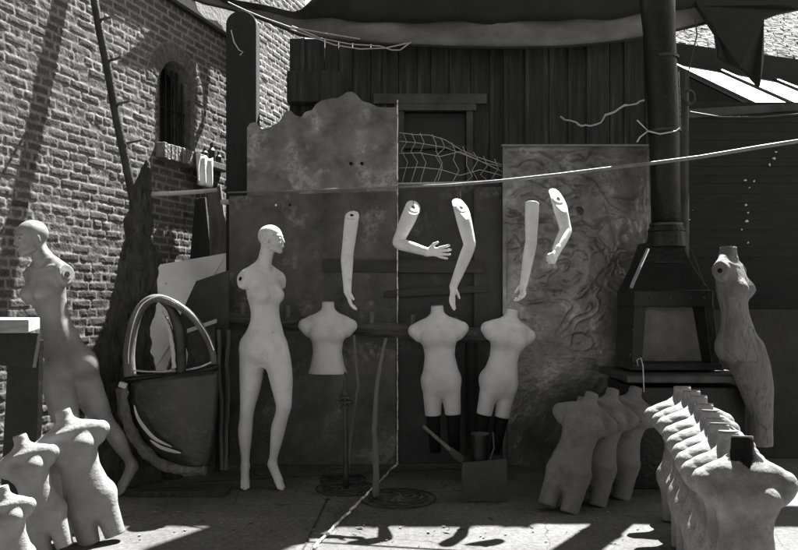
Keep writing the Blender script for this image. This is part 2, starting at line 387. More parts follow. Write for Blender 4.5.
# expansion seams in the floor: shallow strips of packed dirt
s_ = MB()
for a, b in ((P(322, 492, 1), P(300, 550, 1)), (P(0, 0, 1), P(0, 0, 1))):
    pass
def gp(px, py, dz=.004):
    Y = F * EYE / (py - HY); return Vector(((px - HX) / F * Y, Y, dz))
for (a, b) in (((328, 498), (298, 560)), ((120, 486), (520, 466))):
    A, B = gp(*a), gp(*b); d = (B - A).normalized().cross(Vector((0, 0, 1))) * .006
    n = 14; pts = [A.lerp(B, i / n) + d * random.uniform(-.6, .6) for i in range(n + 1)]
    vs = []; fs = []
    for i, p in enumerate(pts): vs += [p - d, p + d]
    for i in range(n): fs.append((2 * i, 2 * i + 1, 2 * i + 3, 2 * i + 2))
    s_.add(vs, fs)
s_.build('floor_joint', M['post'], kind='structure')

# ------------------------------------------------------------------ brick wall
WD = Vector((.32, 1, 0)); WL = WD.length; WN = Vector((1, -.32, 0)).normalized()
def wall_pt(Y, z, out=0): return Vector((-2.6 + .32 * (Y - 4.9), Y, z)) + WN * out
def wall_Y(px): return 4.168 / (.32 - (px - HX) / F)
wy0, wy1, wz1 = 4.2, 9.35, 5.3
U = (wy1 - wy0) * WL; st = .008
us = np.arange(0, U + st, st); zs = np.arange(0, wz1 + st, st); UU, ZZ = np.meshgrid(us, zs, indexing='ij')
CH = .0675; BLn = .198
wu = UU + .006 * fbm(UU * 3, ZZ * 3, 0 * UU, 2); wz = ZZ + .012 * fbm(UU * 1.1, ZZ * 2, 0 * UU + 3, 2) + .004 * fbm(UU * 9, ZZ * 9, 0 * UU + 7, 2)
row = np.floor(wz / CH).astype(int); fr = wz - row * CH
rj = RNG.rand(200)
bl = np.where((row % 6) == 3, BLn * .5, BLn)
uo = wu + (row % 2) * bl * .5 + rj[row % 200] * .05
colm = np.floor(uo / bl).astype(int); fu = uo - colm * bl
hsh = RNG.rand(256, 256, 3); hb = hsh[row % 256, colm % 256]
mort = .0055 + .003 * fbm(UU * 14, ZZ * 14, 0 * UU + 1, 2)
ed = np.minimum(np.minimum(fr, CH - fr), np.minimum(fu, bl - fu)) - mort
br = np.clip(ed / .010, 0, 1); br = br * br * (3 - 2 * br)
chip = fbm(UU * 12, ZZ * 12, 0 * UU + 20, 3); lump = fbm(UU * 28, ZZ * 28, 0 * UU + 40, 3)
H = br * (.002 + .004 * (hb[..., 0] - .3)) + br * (fr - CH / 2) * (hb[..., 1] - .5) * .06 + br * (fu - bl / 2) * (hb[..., 2] - .5) * .03
H = H + br * (.003 * chip + .0032 * lump) + (1 - br) * .003 * lump + .007 * fbm(UU * .8, ZZ * .8, 0 * UU + 60, 2)
tone = .068 + .042 * hb[..., 2] + .035 * chip
big = fbm(UU * .9, ZZ * .9, 0 * UU + 80, 3)
tone = tone * (1 + .5 * big)
mt = .225 + .09 * lump + .08 * big
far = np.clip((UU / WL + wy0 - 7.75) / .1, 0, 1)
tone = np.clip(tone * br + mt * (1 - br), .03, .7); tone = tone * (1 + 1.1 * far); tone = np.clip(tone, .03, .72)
Yw = UU / WL + wy0
Vx = -2.6 + .32 * (Yw - 4.9) + WN.x * H; Vy = Yw + WN.y * H
# arched opening
ya, yb = wall_Y(158), wall_Y(193.5); zb = 2.645; zspr = 3.14; yc = (ya + yb) / 2; rw = (yb - ya) / 2
def in_arch(Y, Z): return (Y > ya) & (Y < yb) & (Z > zb) & ((Z < zspr) | (((Y - yc) / rw) ** 2 + ((Z - zspr) / .27) ** 2 < 1))
# voussoirs round the arch
rr = np.sqrt(((Yw - yc) / rw) ** 2 + ((ZZ - zspr) / .27) ** 2); ang = np.arctan2((ZZ - zspr) / .27, (Yw - yc) / rw)
arch = (rr >= 1) & (rr < 1.62) & (ZZ > zspr - .02)
vf = np.abs(((ang / .21) % 1) - .5); vj = np.clip((.5 - vf) / .12, 0, 1) * np.clip((1.62 - rr) / .06, 0, 1)
H2 = .006 * vj + .006 * lump; t2 = .11 * vj + .2 * (1 - vj) + .04 * chip
Vx = np.where(arch, -2.6 + .32 * (Yw - 4.9) + WN.x * H2, Vx); Vy = np.where(arch, Yw + WN.y * H2, Vy); tone = np.where(arch, np.clip(t2, .05, .6), tone)
V = np.stack([Vx, Vy, ZZ], -1).reshape(-1, 3)
nu, nz_ = UU.shape; I = np.arange(nu * nz_).reshape(nu, nz_)
Q = np.stack([I[:-1, :-1], I[1:, :-1], I[1:, 1:], I[:-1, 1:]], -1).reshape(-1, 4)
hole = in_arch(Yw, ZZ); hq = (hole[:-1, :-1] & hole[1:, 1:]).reshape(-1)
wroot = empty('brick_wall', wall_pt(6.5, 0), 'old sunlit brick wall with pale mortar and an arched window, on the left', 'wall')
Q = Q[~hq]
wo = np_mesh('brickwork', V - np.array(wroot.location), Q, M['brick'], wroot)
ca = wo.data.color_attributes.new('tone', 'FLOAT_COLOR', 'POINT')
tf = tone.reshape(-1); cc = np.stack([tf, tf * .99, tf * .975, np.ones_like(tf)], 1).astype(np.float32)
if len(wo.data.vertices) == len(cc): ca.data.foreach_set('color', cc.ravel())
# solid body behind the face (with the reveal of the window)
b = MB()
def wbox(mb, Y0, Y1, z0, z1, o0, o1):
    p = [wall_pt(Y0, z0, o0), wall_pt(Y1, z0, o0), wall_pt(Y1, z0, o1), wall_pt(Y0, z0, o1)]
    q = [v + Vector((0, 0, z1 - z0)) for v in p]
    mb.add(p + q, [(0, 1, 2, 3), (7, 6, 5, 4), (0, 4, 5, 1), (1, 5, 6, 2), (2, 6, 7, 3), (3, 7, 4, 0)])
wbox(b, 4.2, ya, 0, 5.3, -.03, -.38); wbox(b, yb, 9.35, 0, 5.3, -.03, -.38); wbox(b, ya, yb, 0, zb - .01, -.03, -.38); wbox(b, ya, yb, 3.42, 5.3, -.03, -.38)
b.build('wall_core', M['stone'], wroot)
b = MB(); n = 16; arc = [(yc + rw * math.cos(math.pi * i / n), zspr + .27 * math.sin(math.pi * i / n)) for i in range(n + 1)]
pr = [(yb, zb)] + arc + [(ya, zb)]
vs = []; fs = []
for (Y, z) in pr: vs += [wall_pt(Y, z, .012), wall_pt(Y, z, -.2)]
for i in range(len(pr)): j = (i + 1) % len(pr); fs.append((2 * i, 2 * j, 2 * j + 1, 2 * i + 1))
b.add(vs, fs); b.build('window_reveal', M['stone'], wroot)
wn = MB(); wbox(wn, ya - .05, yb + .05, zb - .05, 3.45, -.22, -.24); wn = wn.build('window', M['glass_dark'], wroot)
b = MB()
for t in (.14, .3, .46, .62, .78, .93): 
    Y = ya + (yb - ya) * t; b.tube([wall_pt(Y, zb, -.1), wall_pt(Y, 3.36, -.1)], .010, 8)
b.tube([wall_pt(ya, 3.0, -.1), wall_pt(yb, 3.0, -.1)], .009, 8)
b.build('window_bar', M['iron'], wn)
b = MB(); n = 12
for i in range(n):
    a_ = wall_Y(156) + (wall_Y(198) - wall_Y(156)) * i / n; c_ = wall_Y(156) + (wall_Y(198) - wall_Y(156)) * (i + 1) / n
    wbox(b, a_, c_ - .006, zb - .15 + random.uniform(-.008, .008), zb - .01 + random.uniform(-.006, .006), -.1, .085 + random.uniform(-.01, .01))
b.build('window_sill', M['stone'], wroot, bevel=.008)
b = MB(); wbox(b, 6.0, 7.95, 3.935, 4.45, .012, .05); b.build('eave_board', M['eave'], wroot)
b = MB(); wbox(b, 6.0, 7.95, 3.905, 3.935, .008, .058)
b.build('eave_edge', M['post'], wroot)
# ledge right of the sill with jars
LZ = 2.60; b = MB(); wbox(b, wall_Y(187), wall_Y(222), LZ - .06, LZ, 0, .1); led = b.build('wall_ledge', M['wood_mid'], None, bevel=.005)
tag(led, 'narrow wooden ledge on the brick wall beside the arched window', 'shelf')
for i, (px, h, r_) in enumerate(((200, .11, .035), (207, .18, .038), (214, .12, .030))):
    Y = wall_Y(px); c = wall_pt(Y, LZ, .05); b = MB()
    b.tube([c, c + Vector((0, 0, h * .6)), c + Vector((0, 0, h * .75)), c + Vector((0, 0, h))], [r_, r_, r_ * .45, r_ * .4], 14)
    tag(b.build('bottle', M['iron_worn'], None, smooth=False),
        ('dusty dark bottle on the brick wall ledge, nearest the arched window', 'tallest dusty bottle, in the middle of the brick wall ledge', 'dusty bottle on the brick wall ledge, nearest the tall dark post')[i], 'bottle', 'bottles on the ledge')
# rag hung over ledge
b = MB(); vs = []; fs = []; nx_, nz2 = 14, 12
Yr = [wall_Y(185) + (wall_Y(202) - wall_Y(185)) * i / nx_ for i in range(nx_ + 1)]
for i in range(nx_ + 1):
    for j in range(nz2 + 1):
        t = j / nz2; vs.append(wall_pt(Yr[i], LZ + .01 - .27 * t + .01 * math.sin(i), .115 + .02 * math.sin(i * 1.1 + t) * (0.3 + t) + .004))
for i in range(nx_):
    for j in range(nz2): a_ = i * (nz2 + 1) + j; fs.append((a_, a_ + nz2 + 1, a_ + nz2 + 2, a_ + 1))
b.add(vs, fs); o = b.build('rag', M['cloth'], None, smooth=True); o.modifiers.new('solid', 'SOLIDIFY').thickness = .006
tag(o, 'white rag draped over the ledge below the arched window', 'cloth')

# ------------------------------------------------------------------ pole with pegs and its shadow on the bricks
def lean_pole():
    T = P(82, -60, 5.58); B = P(136, 214, 5.68); r0 = empty('peg_ladder', Vector((B.x, B.y, 0)), 'leaning single pole ladder with short pegs, against the brick wall', 'ladder')
    d = (B - T).normalized(); bot = B + d * (B.z / -d.z)
    m_ = MB(); n = 12; m_.tube([T.lerp(bot, i / n) + Vector((random.uniform(-.006, .006), 0, 0)) for i in range(n + 1)], [.030 + .010 * i / n for i in range(n + 1)], 10, wob=.06)
    m_.build('pole', M['iron_worn'], r0, smooth=True)
    for (px, py, qx, qy) in ((108, 61, 122, 57), (117, 104, 130, 101), (127, 143, 142, 140), (100, 20, 111, 17)):
        f = (py + 60) / 274.0; Y = 5.58 + .1 * f; a_ = P(px, py, Y); c_ = P(qx, qy, Y - .08)
        MB().tube([a_, c_], [.011, .009], 8).build('peg', M['wood_mid'], r0)
lean_pole()
# second pole close to the wall, only its upper end reaches the frame
# ------------------------------------------------------------------ tall dark post
b = MB(); Y = 6.0; cx = (241 - HX) / F * Y; hwp = 15.2 / F * Y
pl = [Vector((cx - hwp, Y, 0)), Vector((cx + hwp, Y, 0))]; zt = EYE + (HY - 24) / F * Y
for i in range(0, 13): a_ = math.pi * i / 12; pl.append(Vector((cx + hwp * math.cos(a_), Y, zt + .11 * math.sin(a_))))
b.prism(pl, (0, .16, 0)); o = empty('timber_post', Vector((cx, Y + .08, 0)), 'tall dark timber post with a rounded top, left of the rusted sheet', 'post')
b.build('post_shaft', M['post'], o, bevel=.008)
MB().tube([P(231, 30, 5.97), P(234, 42, 5.96), P(239, 50, 5.95), P(243, 52, 5.94), P(240, 55, 5.95)], .005, 6).build('wire_hook', M['wire'], o)
MB().tube([P(221, 202, 5.9), P(229, 202, 5.9)], .02, 8).build('bracket', M['white_board'], o)

# planks behind the horizontal pole
def plank(name, pts, Y0, Y1, th, m, label, cat='plank', bevel=.004):
    n = len(pts); poly = []
    y_ = [p[1] for p in pts]; lo, hi = min(y_), max(y_)
    for (px, py) in pts: poly.append(P(px, py, Y0 + (Y1 - Y0) * (py - lo) / (hi - lo)))
    for p in poly: p.z = max(p.z, .003)
    o = MB().prism(poly, (0, th, 0)).build(name, m, None, bevel=bevel); return tag(o, label, cat)
plank('plank', [(208, 196), (220, 184), (231, 268), (236, 440), (212, 440), (210, 268)], 6.7, 6.5, .05, M['wood_mid'], 'weathered grey plank standing behind the horizontal pole, left of the tall dark post')
plank('plank', [(195, 199), (205, 197), (212, 266), (214, 440), (190, 440), (189, 268)], 6.85, 6.65, .05, M['post'], 'dark wide plank leaning upright behind the weathered grey plank')
b = MB(); b.tube([P(150, 194, 5.35), P(170, 193.6, 5.5), P(195, 192, 5.7), P(216, 190, 5.9)], [.017, .018, .018, .016], 10); tag(b.build('horizontal_pole', M['wire'], None, smooth=True), 'short pale horizontal pole between the bark slab and the plank', 'pole')

# ------------------------------------------------------------------ bark slab
def trunk():
    rows = [(161, 146, 149, 5.3), (168, 142, 153, 5.3), (190, 132, 152, 5.3), (212, 131, 152, 5.28), (252, 124, 154, 5.25), (272, 116, 157, 5.22), (300, 112, 158, 5.2), (321, 109, 153, 5.2), (345, 102, 151, 5.2), (370, 99, 151, 5.2), (400, 97, 152, 5.2), (440, 95, 154, 5.2), (483, 92, 156, 5.2)]
    n = 130; m_ = 72; V = []; A = np.array(rows)
    for i in range(n + 1):
        y = 161 + (483 - 161) * i / n
        l, r_, Y = [np.interp(y, A[:, 0], A[:, k]) for k in (1, 2, 3)]
        a_, c_ = P(l, y, Y), P(r_, y, Y); hw = (c_.x - a_.x) / 2; cx = (c_.x + a_.x) / 2; z = max(0, a_.z)
        for j in range(m_):
            t = 2 * math.pi * j / m_; V.append((cx + hw * math.cos(t), Y + .10 * math.sin(t) * (.4 + min(1, i / 45)), z))
    V = np.array(V, float); ang = np.tile(np.arange(m_) * 2 * math.pi / m_, n + 1)
    d = .045 * fbm(V[:, 0] * 7, V[:, 1] * 7, V[:, 2] * 4, 4) + .05 * np.abs(fbm(V[:, 0] * 26, V[:, 1] * 26, V[:, 2] * 5, 3)) - .015
    sc_ = np.clip(np.repeat(np.arange(n + 1), m_) / 22, .25, 1)
    V[:, 0] += np.cos(ang) * d * sc_ * 1.4; V[:, 1] += np.sin(ang) * d * 1.6 * sc_
    m2 = MB(); m2.add([tuple(v) for v in V], [(i * m_ + j, i * m_ + (j + 1) % m_, (i + 1) * m_ + (j + 1) % m_, (i + 1) * m_ + j) for i in range(n) for j in range(m_)] + [tuple(range(m_)), tuple(n * m_ + j for j in range(m_))])
    o = m2.build('bark_slab', M['bark'], None, smooth=False); tag(o, 'dark upright slab of tree bark with a pointed top, before the brick wall', 'tree trunk')
trunk()
# white board and dark sheet behind the arched frame
bp_ = []
for (px, py) in [(157, 265), (227, 253), (227, 300), (192, 318), (186, 372), (186, 376), (150, 376), (150, 310), (158, 298)]:
    bp_.append(P(px, py, 5.36 + .5 * (372 - py) / 119 + .5 * (px - 150) / 76))
tag(MB().prism(bp_, (-.01, .02, 0)).build('board', M['prop_board'], None), 'white board propped at a slant behind the arched metal frame', 'board')
tb = empty('wooden_box', (-1.72, 5.45, 0), 'rough wooden box under the slanted white board, behind the black coach shell', 'box')
MB().box((-1.72, 5.47, .365), (.34, .3, .73)).build('box_side', M['wood_dark'], tb, bevel=.004)
MB().box((-1.72, 5.47, .742), (.38, .34, .02)).build('box_lid', M['wood_mid'], tb, bevel=.003)
plank('metal_sheet', [(196, 281), (229, 270), (229, 345), (190, 360), (177, 322)], 5.5, 5.45, .012, M['panel'], 'dark square metal sheet leaning on the white board', 'sheet')
cr = empty('crate', P(200, 340, 5.3), 'small dark open crate behind the right half of the arched metal frame', 'crate'); cr.location.z = 0
b = MB(); A, B_ = P(186, 326, 5.3), P(216, 318, 5.3)
b.prism([P(188, 330, 5.3), P(215, 320, 5.3), P(215, 470, 5.3), P(188, 472, 5.3)], (0, .02, 0)); b.prism([P(188, 330, 5.4), P(192, 330, 5.4), P(192, 455, 5.4), P(188, 455, 5.4)], (0, .2, 0))
b.build('crate_side', M['panel'], cr)
MB().prism([P(187, 329, 5.27), P(216, 319, 5.27), P(216, 323, 5.27), P(187, 333, 5.27)], (0, .026, 0)).build('crate_rim', M['white_board'], cr)
for i, (a_, c_, lab) in enumerate((((218, 330), (223, 470), 'leaning stick with peeling paint between the arched frame and the standing mannequin, left one'), ((228, 330), (226, 470), 'leaning stick with peeling paint between the arched frame and the standing mannequin, right one'))):
    b = MB(); A, B_ = P(a_[0], a_[1], 5.3), P(c_[0], c_[1], 5.2); n = 8
    b.tube([A.lerp(B_, t / n) + Vector((random.uniform(-.008, .008), 0, 0)) for t in range(n + 1)], .014, 7); tag(b.build('stick', M['wood_mid'], None), lab, 'stick', 'painted sticks')

# ------------------------------------------------------------------ arched metal frame (old coach shell)
def coach():
    Y = 4.95; r0 = empty('coach_frame', P(172, 472, Y), 'black coach shell with an arched open window frame, before the bark slab', 'coach frame'); r0.location.z = 0
    def sp(pts, dy=0): 
        out = []; m_ = len(pts)
        for i in range(m_ - 1):
            p0, p1, p2, p3 = pts[max(i - 1, 0)], pts[i], pts[i + 1], pts[min(i + 2, m_ - 1)]
            for k in range(6):
                t = k / 6; q = [.5 * (2 * p1[c] + (p2[c] - p0[c]) * t + (2 * p0[c] - 5 * p1[c] + 4 * p2[c] - p3[c]) * t * t + (-p0[c] + 3 * p1[c] - 3 * p2[c] + p3[c]) * t ** 3) for c in (0, 1)]
                out.append(P(q[0], q[1], Y + dy))
        out.append(P(pts[-1][0], pts[-1][1], Y + dy)); return out
    pts = sp([(130, 376), (129, 355), (132, 332), (138, 313), (148, 301), (160, 298.5), (175, 304), (192, 316), (205, 334), (212, 350), (214, 364)])
    n = len(pts); MB().tube(pts, [.036 - .018 * i / n for i in range(n)], 12, flat=1.6).build('window_arch', M['wood_mid'], r0, smooth=True)
    MB().tube(sp([(128.5, 366), (128.8, 350), (132.5, 328), (140, 308), (150, 299), (163, 296.5), (178, 303), (194, 316), (207, 334), (214, 351)], -.045), .0055, 8).build('arch_trim', M['chrome'], r0, smooth=True)
    MB().tube(sp([(158, 299), (170, 308), (178, 325), (180, 345), (181, 374)], .02), [.012 + .026 * min(1, i / 10) for i in range(25)], 12).build('centre_pillar', M['iron_worn'], r0, smooth=True)
    MB().tube(sp([(165, 316), (171, 330), (176, 345), (172, 358), (168, 371)], .05), .012, 8, wob=.2).build('cross_strut', M['iron_worn'], r0)
    MB().tube(sp([(181, 345), (176, 358), (184, 372)], .03), .010, 8, wob=.2).build('cross_strut', M['iron_worn'], r0)
    MB().tube(sp([(161, 312), (166, 322), (170, 332), (173, 352), (174, 368)], -.02), .014, 8, wob=.2).build('torn_lining', M['white_board'], r0)
    MB().tube(sp([(126, 379), (150, 377), (180, 375), (205, 370), (218, 366)]), .022, 12).build('window_rail', M['iron'], r0, smooth=True)
    MB().tube(sp([(131, 370), (150, 371.5), (176, 371)], -.02), .006, 8).build('rail_trim', M['chrome'], r0)
    MB().tube(sp([(186, 370), (200, 367), (212, 362)], -.02), .006, 8).build('rail_trim', M['chrome'], r0)
    # curved body panel: bulges towards the camera
    L_ = [(131, 382), (131, 400), (135, 420), (143, 437), (155, 452), (168, 462), (178, 467)]
    R_ = [(219, 370), (218, 395), (217, 415), (215, 435), (213, 450), (211, 460), (209, 466)]
    vs = []; fs = []; n = 24; K = 16
    for i in range(n + 1):
        t = i / n * (len(L_) - 1); k = min(int(t), len(L_) - 2); f = t - k
        l = [L_[k][c] + (L_[k + 1][c] - L_[k][c]) * f for c in (0, 1)]; r_ = [R_[k][c] + (R_[k + 1][c] - R_[k][c]) * f for c in (0, 1)]
        for j in range(K + 1):
            s1 = j / K; vs.append(P(l[0] + (r_[0] - l[0]) * s1, l[1] + (r_[1] - l[1]) * s1, Y - .06 * math.sin(math.pi * s1) ** .8 * (1 - .3 * i / n)))
    for i in range(n):
        for j in range(K): a_ = i * (K + 1) + j; fs.append((a_, a_ + 1, a_ + K + 2, a_ + K + 1))
    o = MB().add(vs, fs).build('body_panel', M['gloss'], r0, smooth=True); o.modifiers.new('solid', 'SOLIDIFY').thickness = .012
    MB().tube(sp([(122, 388), (123, 405), (128, 424), (137, 441), (150, 456), (166, 466), (186, 470), (206, 470)], -.01), [.036 + .004 * math.sin(i * .9) for i in range(43)], 14, wob=.14).build('wheel_arch_rim', M['wood_mid'], r0)
    # long curved highlights of the panel, put in as raised white strips
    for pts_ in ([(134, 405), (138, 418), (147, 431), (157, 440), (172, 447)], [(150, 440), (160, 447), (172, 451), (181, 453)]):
        q = sp(pts_, -.066); m_ = len(q); MB().tube(q, [.002 + .011 * math.sin(math.pi * i / (m_ - 1)) ** .7 for i in range(m_)], 8, flat=.4).build('highlight_crescent', M['white_board'], r0, smooth=True)
    MB().box(P(123, 385, Y - .04), (.05, .03, .035), Matrix.Rotation(.3, 3, 'Y')).build('hinge_block', M['white_board'], r0, bevel=.004)
    c = P(182, 474, Y); c.z = .018; MB().box(c, (.62, .22, .034)).build('base_board', M['wood_dark'], r0, bevel=.004)
coach()

# ------------------------------------------------------------------ panels at the back
def zg(px, py, Y): p = P(px, py, Y); p.z = max(p.z, 0); return p
top = [(247, 190), (247, 128), (250, 123), (256, 122), (259, 126), (262, 129), (270, 127), (279, 122), (282, 117), (286, 111), (291, 111), (295, 115), (301, 117), (305, 112), (312, 110), (316, 104), (322, 100), (330, 98.5), (337, 98), (341, 96), (347, 92), (352, 91.5), (357, 95), (362, 101), (370, 103), (378, 107), (388, 107.5), (397, 107)]
rust = empty('rusted_sheet', P(322, 465, 5.83), 'large rusted sheet with a scalloped headboard top and pale blotches', 'sheet'); rust.location.z = 0
MB().prism([P(a_, c_, 5.83) for a_, c_ in top] + [P(397, 196, 5.83), P(247, 196, 5.83)][0:1] + [zg(397, 470, 5.83), zg(247, 470, 5.83)], (0, .012, 0)).build('sheet_plate', M['rust'], rust)
for px in (351, 362): MB().tube([P(px, 163.5, 5.832), P(px, 163.5, 5.815)], .014, 14).build('bolt', M['darkhole'], rust)
for px in (276, 290): MB().tube([P(px, 205, 5.80), P(px, 205, 5.77)], .009, 12).build('bolt', M['chrome' if px == 276 else 'darkhole'], rust)
def sheet(name, x0, x1, yt, Y, m, label, cat='panel', yr=None):
    o = MB().prism([P(x0, yt, Y), P(x1, yr if yr else yt, Y), Vector(((x1 - HX) / F * Y, Y, 0)), Vector(((x0 - HX) / F * Y, Y, 0))], (0, .014, 0)).build(name, m, None, bevel=.003); return tag(o, label, cat)
sheet('dark_panel', 229, 396, 196, 5.79, M['rust_low'], 'wide dark mottled panel, lower part of the rusted sheet, behind the standing mannequin', yr=191)  # darker lower part of the rusted sheet, put in as a second panel
sheet('dark_panel', 398.5, 503, 186.5, 5.84, M['panel'], 'dark panel between the scalloped sheet and the relief panel', yr=184)
sheet('door_leaf', 474, 502.5, 187, 5.79, M['panel'], 'narrow dark door leaf beside the left edge of the relief panel', 'door')
for (a_, c_, d_, e_, Y, lab) in ((323, 484, 259, 272, 5.765, 'long upper wooden batten across the dark panels, behind the hanging arms'), (384, 488, 291, 285, 5.765, 'lower tilted batten on the dark panel, below the hanging arms')):
    h = 13 if d_ == 259 else 7
    o = MB().prism([P(a_, d_, Y), P(c_, d_ + (2 if d_ == 259 else -6), Y), P(c_, d_ + h + (1 if d_ == 259 else -6), Y), P(a_, d_ + h, Y)], (0, .02, 0)).build('batten', M['batten'], None, bevel=.003); tag(o, lab, 'batten')
# line of sunlight down the joint and over the floor, modelled as pale tube
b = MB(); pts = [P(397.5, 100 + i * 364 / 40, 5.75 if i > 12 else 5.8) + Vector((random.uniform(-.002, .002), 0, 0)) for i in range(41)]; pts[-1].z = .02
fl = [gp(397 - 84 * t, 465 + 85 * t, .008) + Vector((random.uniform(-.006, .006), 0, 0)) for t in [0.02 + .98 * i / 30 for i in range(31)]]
b.tube(pts, .0042, 8, wob=.3); b.tube([pts[-1]] + fl, .008, 8, wob=.3); tag(b.build('light_line', M['light_line'], None, smooth=True), 'line of sunlight down the panel joint and over the floor, modelled as a thin white tube', 'light_line')

def relief():
    Y = 5.76; x0, x1 = (502.5 - HX) / F * Y, (651 - HX) / F * Y; z1 = EYE + (HY - 146) / F * Y
    st = .0075; xs = np.arange(x0, x1, st); zs = np.arange(0, z1, st); X, Z = np.meshgrid(xs, zs, indexing='ij')
    wx = fbm(X * 2.2, Z * 2.2, 0 * X + 5, 3); wz2 = fbm(X * 2.2 + 9, Z * 2.2, 0 * X + 15, 3)
    a = fbm(X * 2.6 + wx * 2.2, Z * 2.6 + wz2 * 2.2, 0 * X + 2, 3)
    r1 = 1 - np.abs(np.sin(a * 5.5)); r1 = r1 ** 3.5
    r2 = 1 - np.abs(np.sin(fbm(X * 5 + wz2 * 2, Z * 5 + wx * 2, 0 * X + 31, 3) * 7)); r2 = r2 ** 4
    msk = np.clip(.5 + 1.5 * fbm(X * 1.6, Z * 1.6, 0 * X + 50, 2), 0.1, 1) * np.clip((Z - .75) / .9, .12, 1)
    Hh = (.022 * r1 * (.4 + np.abs(wx) * 1.6) + .012 * r2 + .035 * a + .005 * fbm(X * 11, Z * 11, 0 * X + 70, 3)) * msk + .0012 * fbm(X * 30, Z * 30, 0 * X, 2)
    edge = np.minimum(np.minimum(X - x0, x1 - X), z1 - Z); Hh *= np.clip(edge / .08, 0, 1)
    Hh += .003 * fbm(X * 6, Z * 3, 0 * X + 90, 3)
    Hh += np.where(edge < .03, .012, 0)
    V = np.stack([X - (x0 + x1) / 2, -Hh, Z], -1).reshape(-1, 3); nu, nz = X.shape; I = np.arange(nu * nz).reshape(nu, nz)
    Q = np.stack([I[:-1, :-1], I[1:, :-1], I[1:, 1:], I[:-1, 1:]], -1).reshape(-1, 4)
    r0 = empty('relief_panel', ((x0 + x1) / 2, Y, 0), 'tall cast metal panel covered in swirling relief, behind the two rightmost hanging arms', 'relief panel')
    np_mesh('relief_face', V, Q, M['relief'], r0)
    MB().box(((x0 + x1) / 2, Y + .03, z1 / 2), (x1 - x0, .03, z1)).build('backing_plate', M['iron_worn'], r0)
    MB().box(((x0 + x1) / 2, Y - .008, z1), (x1 - x0 + .02, .05, .014)).build('top_edge', M['pipe'], r0)
relief()

# ------------------------------------------------------------------ wooden building behind
def shed():
    Y = 7.0; r0 = empty('wooden_building', (.9, Y, 0), 'dark board and batten building behind the panels, with a framed window', 'building')
    win = (P(404, 112, Y), P(466, 190, Y)); X = -1.02; b = MB(); bt = MB()
    while X < 2.35:
        wd = random.choice((.13, .15, .17, .2)); z1 = 3.71 if X < -.12 else (6.1 if .48 < X < 1.38 else 5.3 + random.uniform(-.02, .02))  # unseen roofline shaped for light: tall section blocks sun, notch passes it
        dy = random.uniform(-.006, .006); x2 = X + wd - .006
        if x2 > win[0].x and X < win[1].x:
            b.box(((X + x2) / 2, Y + dy + .015, win[1].z / 2), (x2 - X, .03, win[1].z)); b.box(((X + x2) / 2, Y + dy + .015, (win[0].z + z1) / 2), (x2 - X, .03, z1 - win[0].z))
        else: b.box(((X + x2) / 2, Y + dy + .015, z1 / 2), (x2 - X, .03, z1))
        if random.random() < .6 and not (x2 > win[0].x - .05 and X < win[1].x): bt.box((x2, Y - .012, z1 / 2), (.035, .024, z1))
        X += wd
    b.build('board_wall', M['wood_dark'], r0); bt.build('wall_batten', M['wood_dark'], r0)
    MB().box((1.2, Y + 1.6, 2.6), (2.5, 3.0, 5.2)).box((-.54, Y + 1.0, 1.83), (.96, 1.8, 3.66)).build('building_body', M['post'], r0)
    f = MB(); a_, c_ = win; t = .06
    f.box(((a_.x + c_.x) / 2, Y - .03, a_.z + t / 2), (c_.x - a_.x + .18, .07, t)); f.box((a_.x - t / 2, Y - .02, (a_.z + c_.z) / 2), (t, .05, a_.z - c_.z)); f.box((c_.x + t / 2, Y - .02, (a_.z + c_.z) / 2), (t, .05, a_.z - c_.z))
    f.box(((a_.x + c_.x) / 2, Y - .01, a_.z - .33), (c_.x - a_.x, .03, .03)); wf = f.build('window_frame', M['wood_frame'], r0, bevel=.003)
    MB().box(((a_.x + c_.x) / 2, Y + .06, (a_.z + c_.z) / 2), (c_.x - a_.x, .02, a_.z - c_.z)).build('window_pane', M['glass_dark'], wf)
    MB().box((P(430, 100, Y).x, Y - .03, P(430, 100, Y).z), (1.05, .04, .09)).build('wall_rail', M['wood_frame'], r0)
    # dark lintel box left of centre
    c = P(315, 88, Y - .12); MB().box(c, (.5, .12, .28)).build('shutter_box', M['wood_dark'], r0, bevel=.004)
shed()

# wire mesh
b = MB(); Y = 5.95
def wl(pts, r=.0027): b.tube([P(x, y, Y) + Vector((random.uniform(-.004, .004), random.uniform(-.02, .02), random.uniform(-.006, .006))) for x, y in pts], r, 6)
wl([(399, 132), (415, 135), (430, 136), (445, 140), (460, 149), (475, 156), (492, 162), (503, 165)]); wl([(399, 142), (420, 143), (445, 147), (465, 155), (485, 163), (503, 166)])
wl([(399, 153), (420, 153), (440, 156), (460, 152), (480, 162), (503, 172)]); wl([(399, 168), (420, 167), (440, 170), (460, 176), (480, 170), (503, 176)])
for x in (403, 411, 420, 432, 441, 452, 463, 474, 484, 494):
    y0 = 133 + max(0, x - 430) * .42; k = random.uniform(-6, 6); wl([(x, y0), (x + 4, y0 + 9), (x + k, y0 + 18), (x + k + 6, min(180, y0 + 29)), (x + k * .6, 182)], .0024)
tag(b.build('wire_mesh', M['wire'], None), 'torn sagging wire mesh in the gap before the dark window', 'wire mesh')
b = MB().tube([P(398, 184, 5.9), P(450, 183, 5.9), P(504, 181, 5.9)], .010, 8); tag(b.build('iron_bar', M['wire'], None), 'thin pale bar along the bottom of the torn wire mesh', 'bar')
tw = [(115, 335), (130, 345), (145, 346), (160, 350), (168, 358), (175, 362), (188, 360), (200, 362), (218, 357), (232, 352), (238, 342), (245, 330), (258, 326), (270, 322), (285, 311), (300, 302), (318, 301), (335, 298), (345, 290), (357, 288)]
b = MB().tube([P(520 + x / 2.87, y / 2.87, 6.85) for x, y in tw], .008, 7, wob=.5)
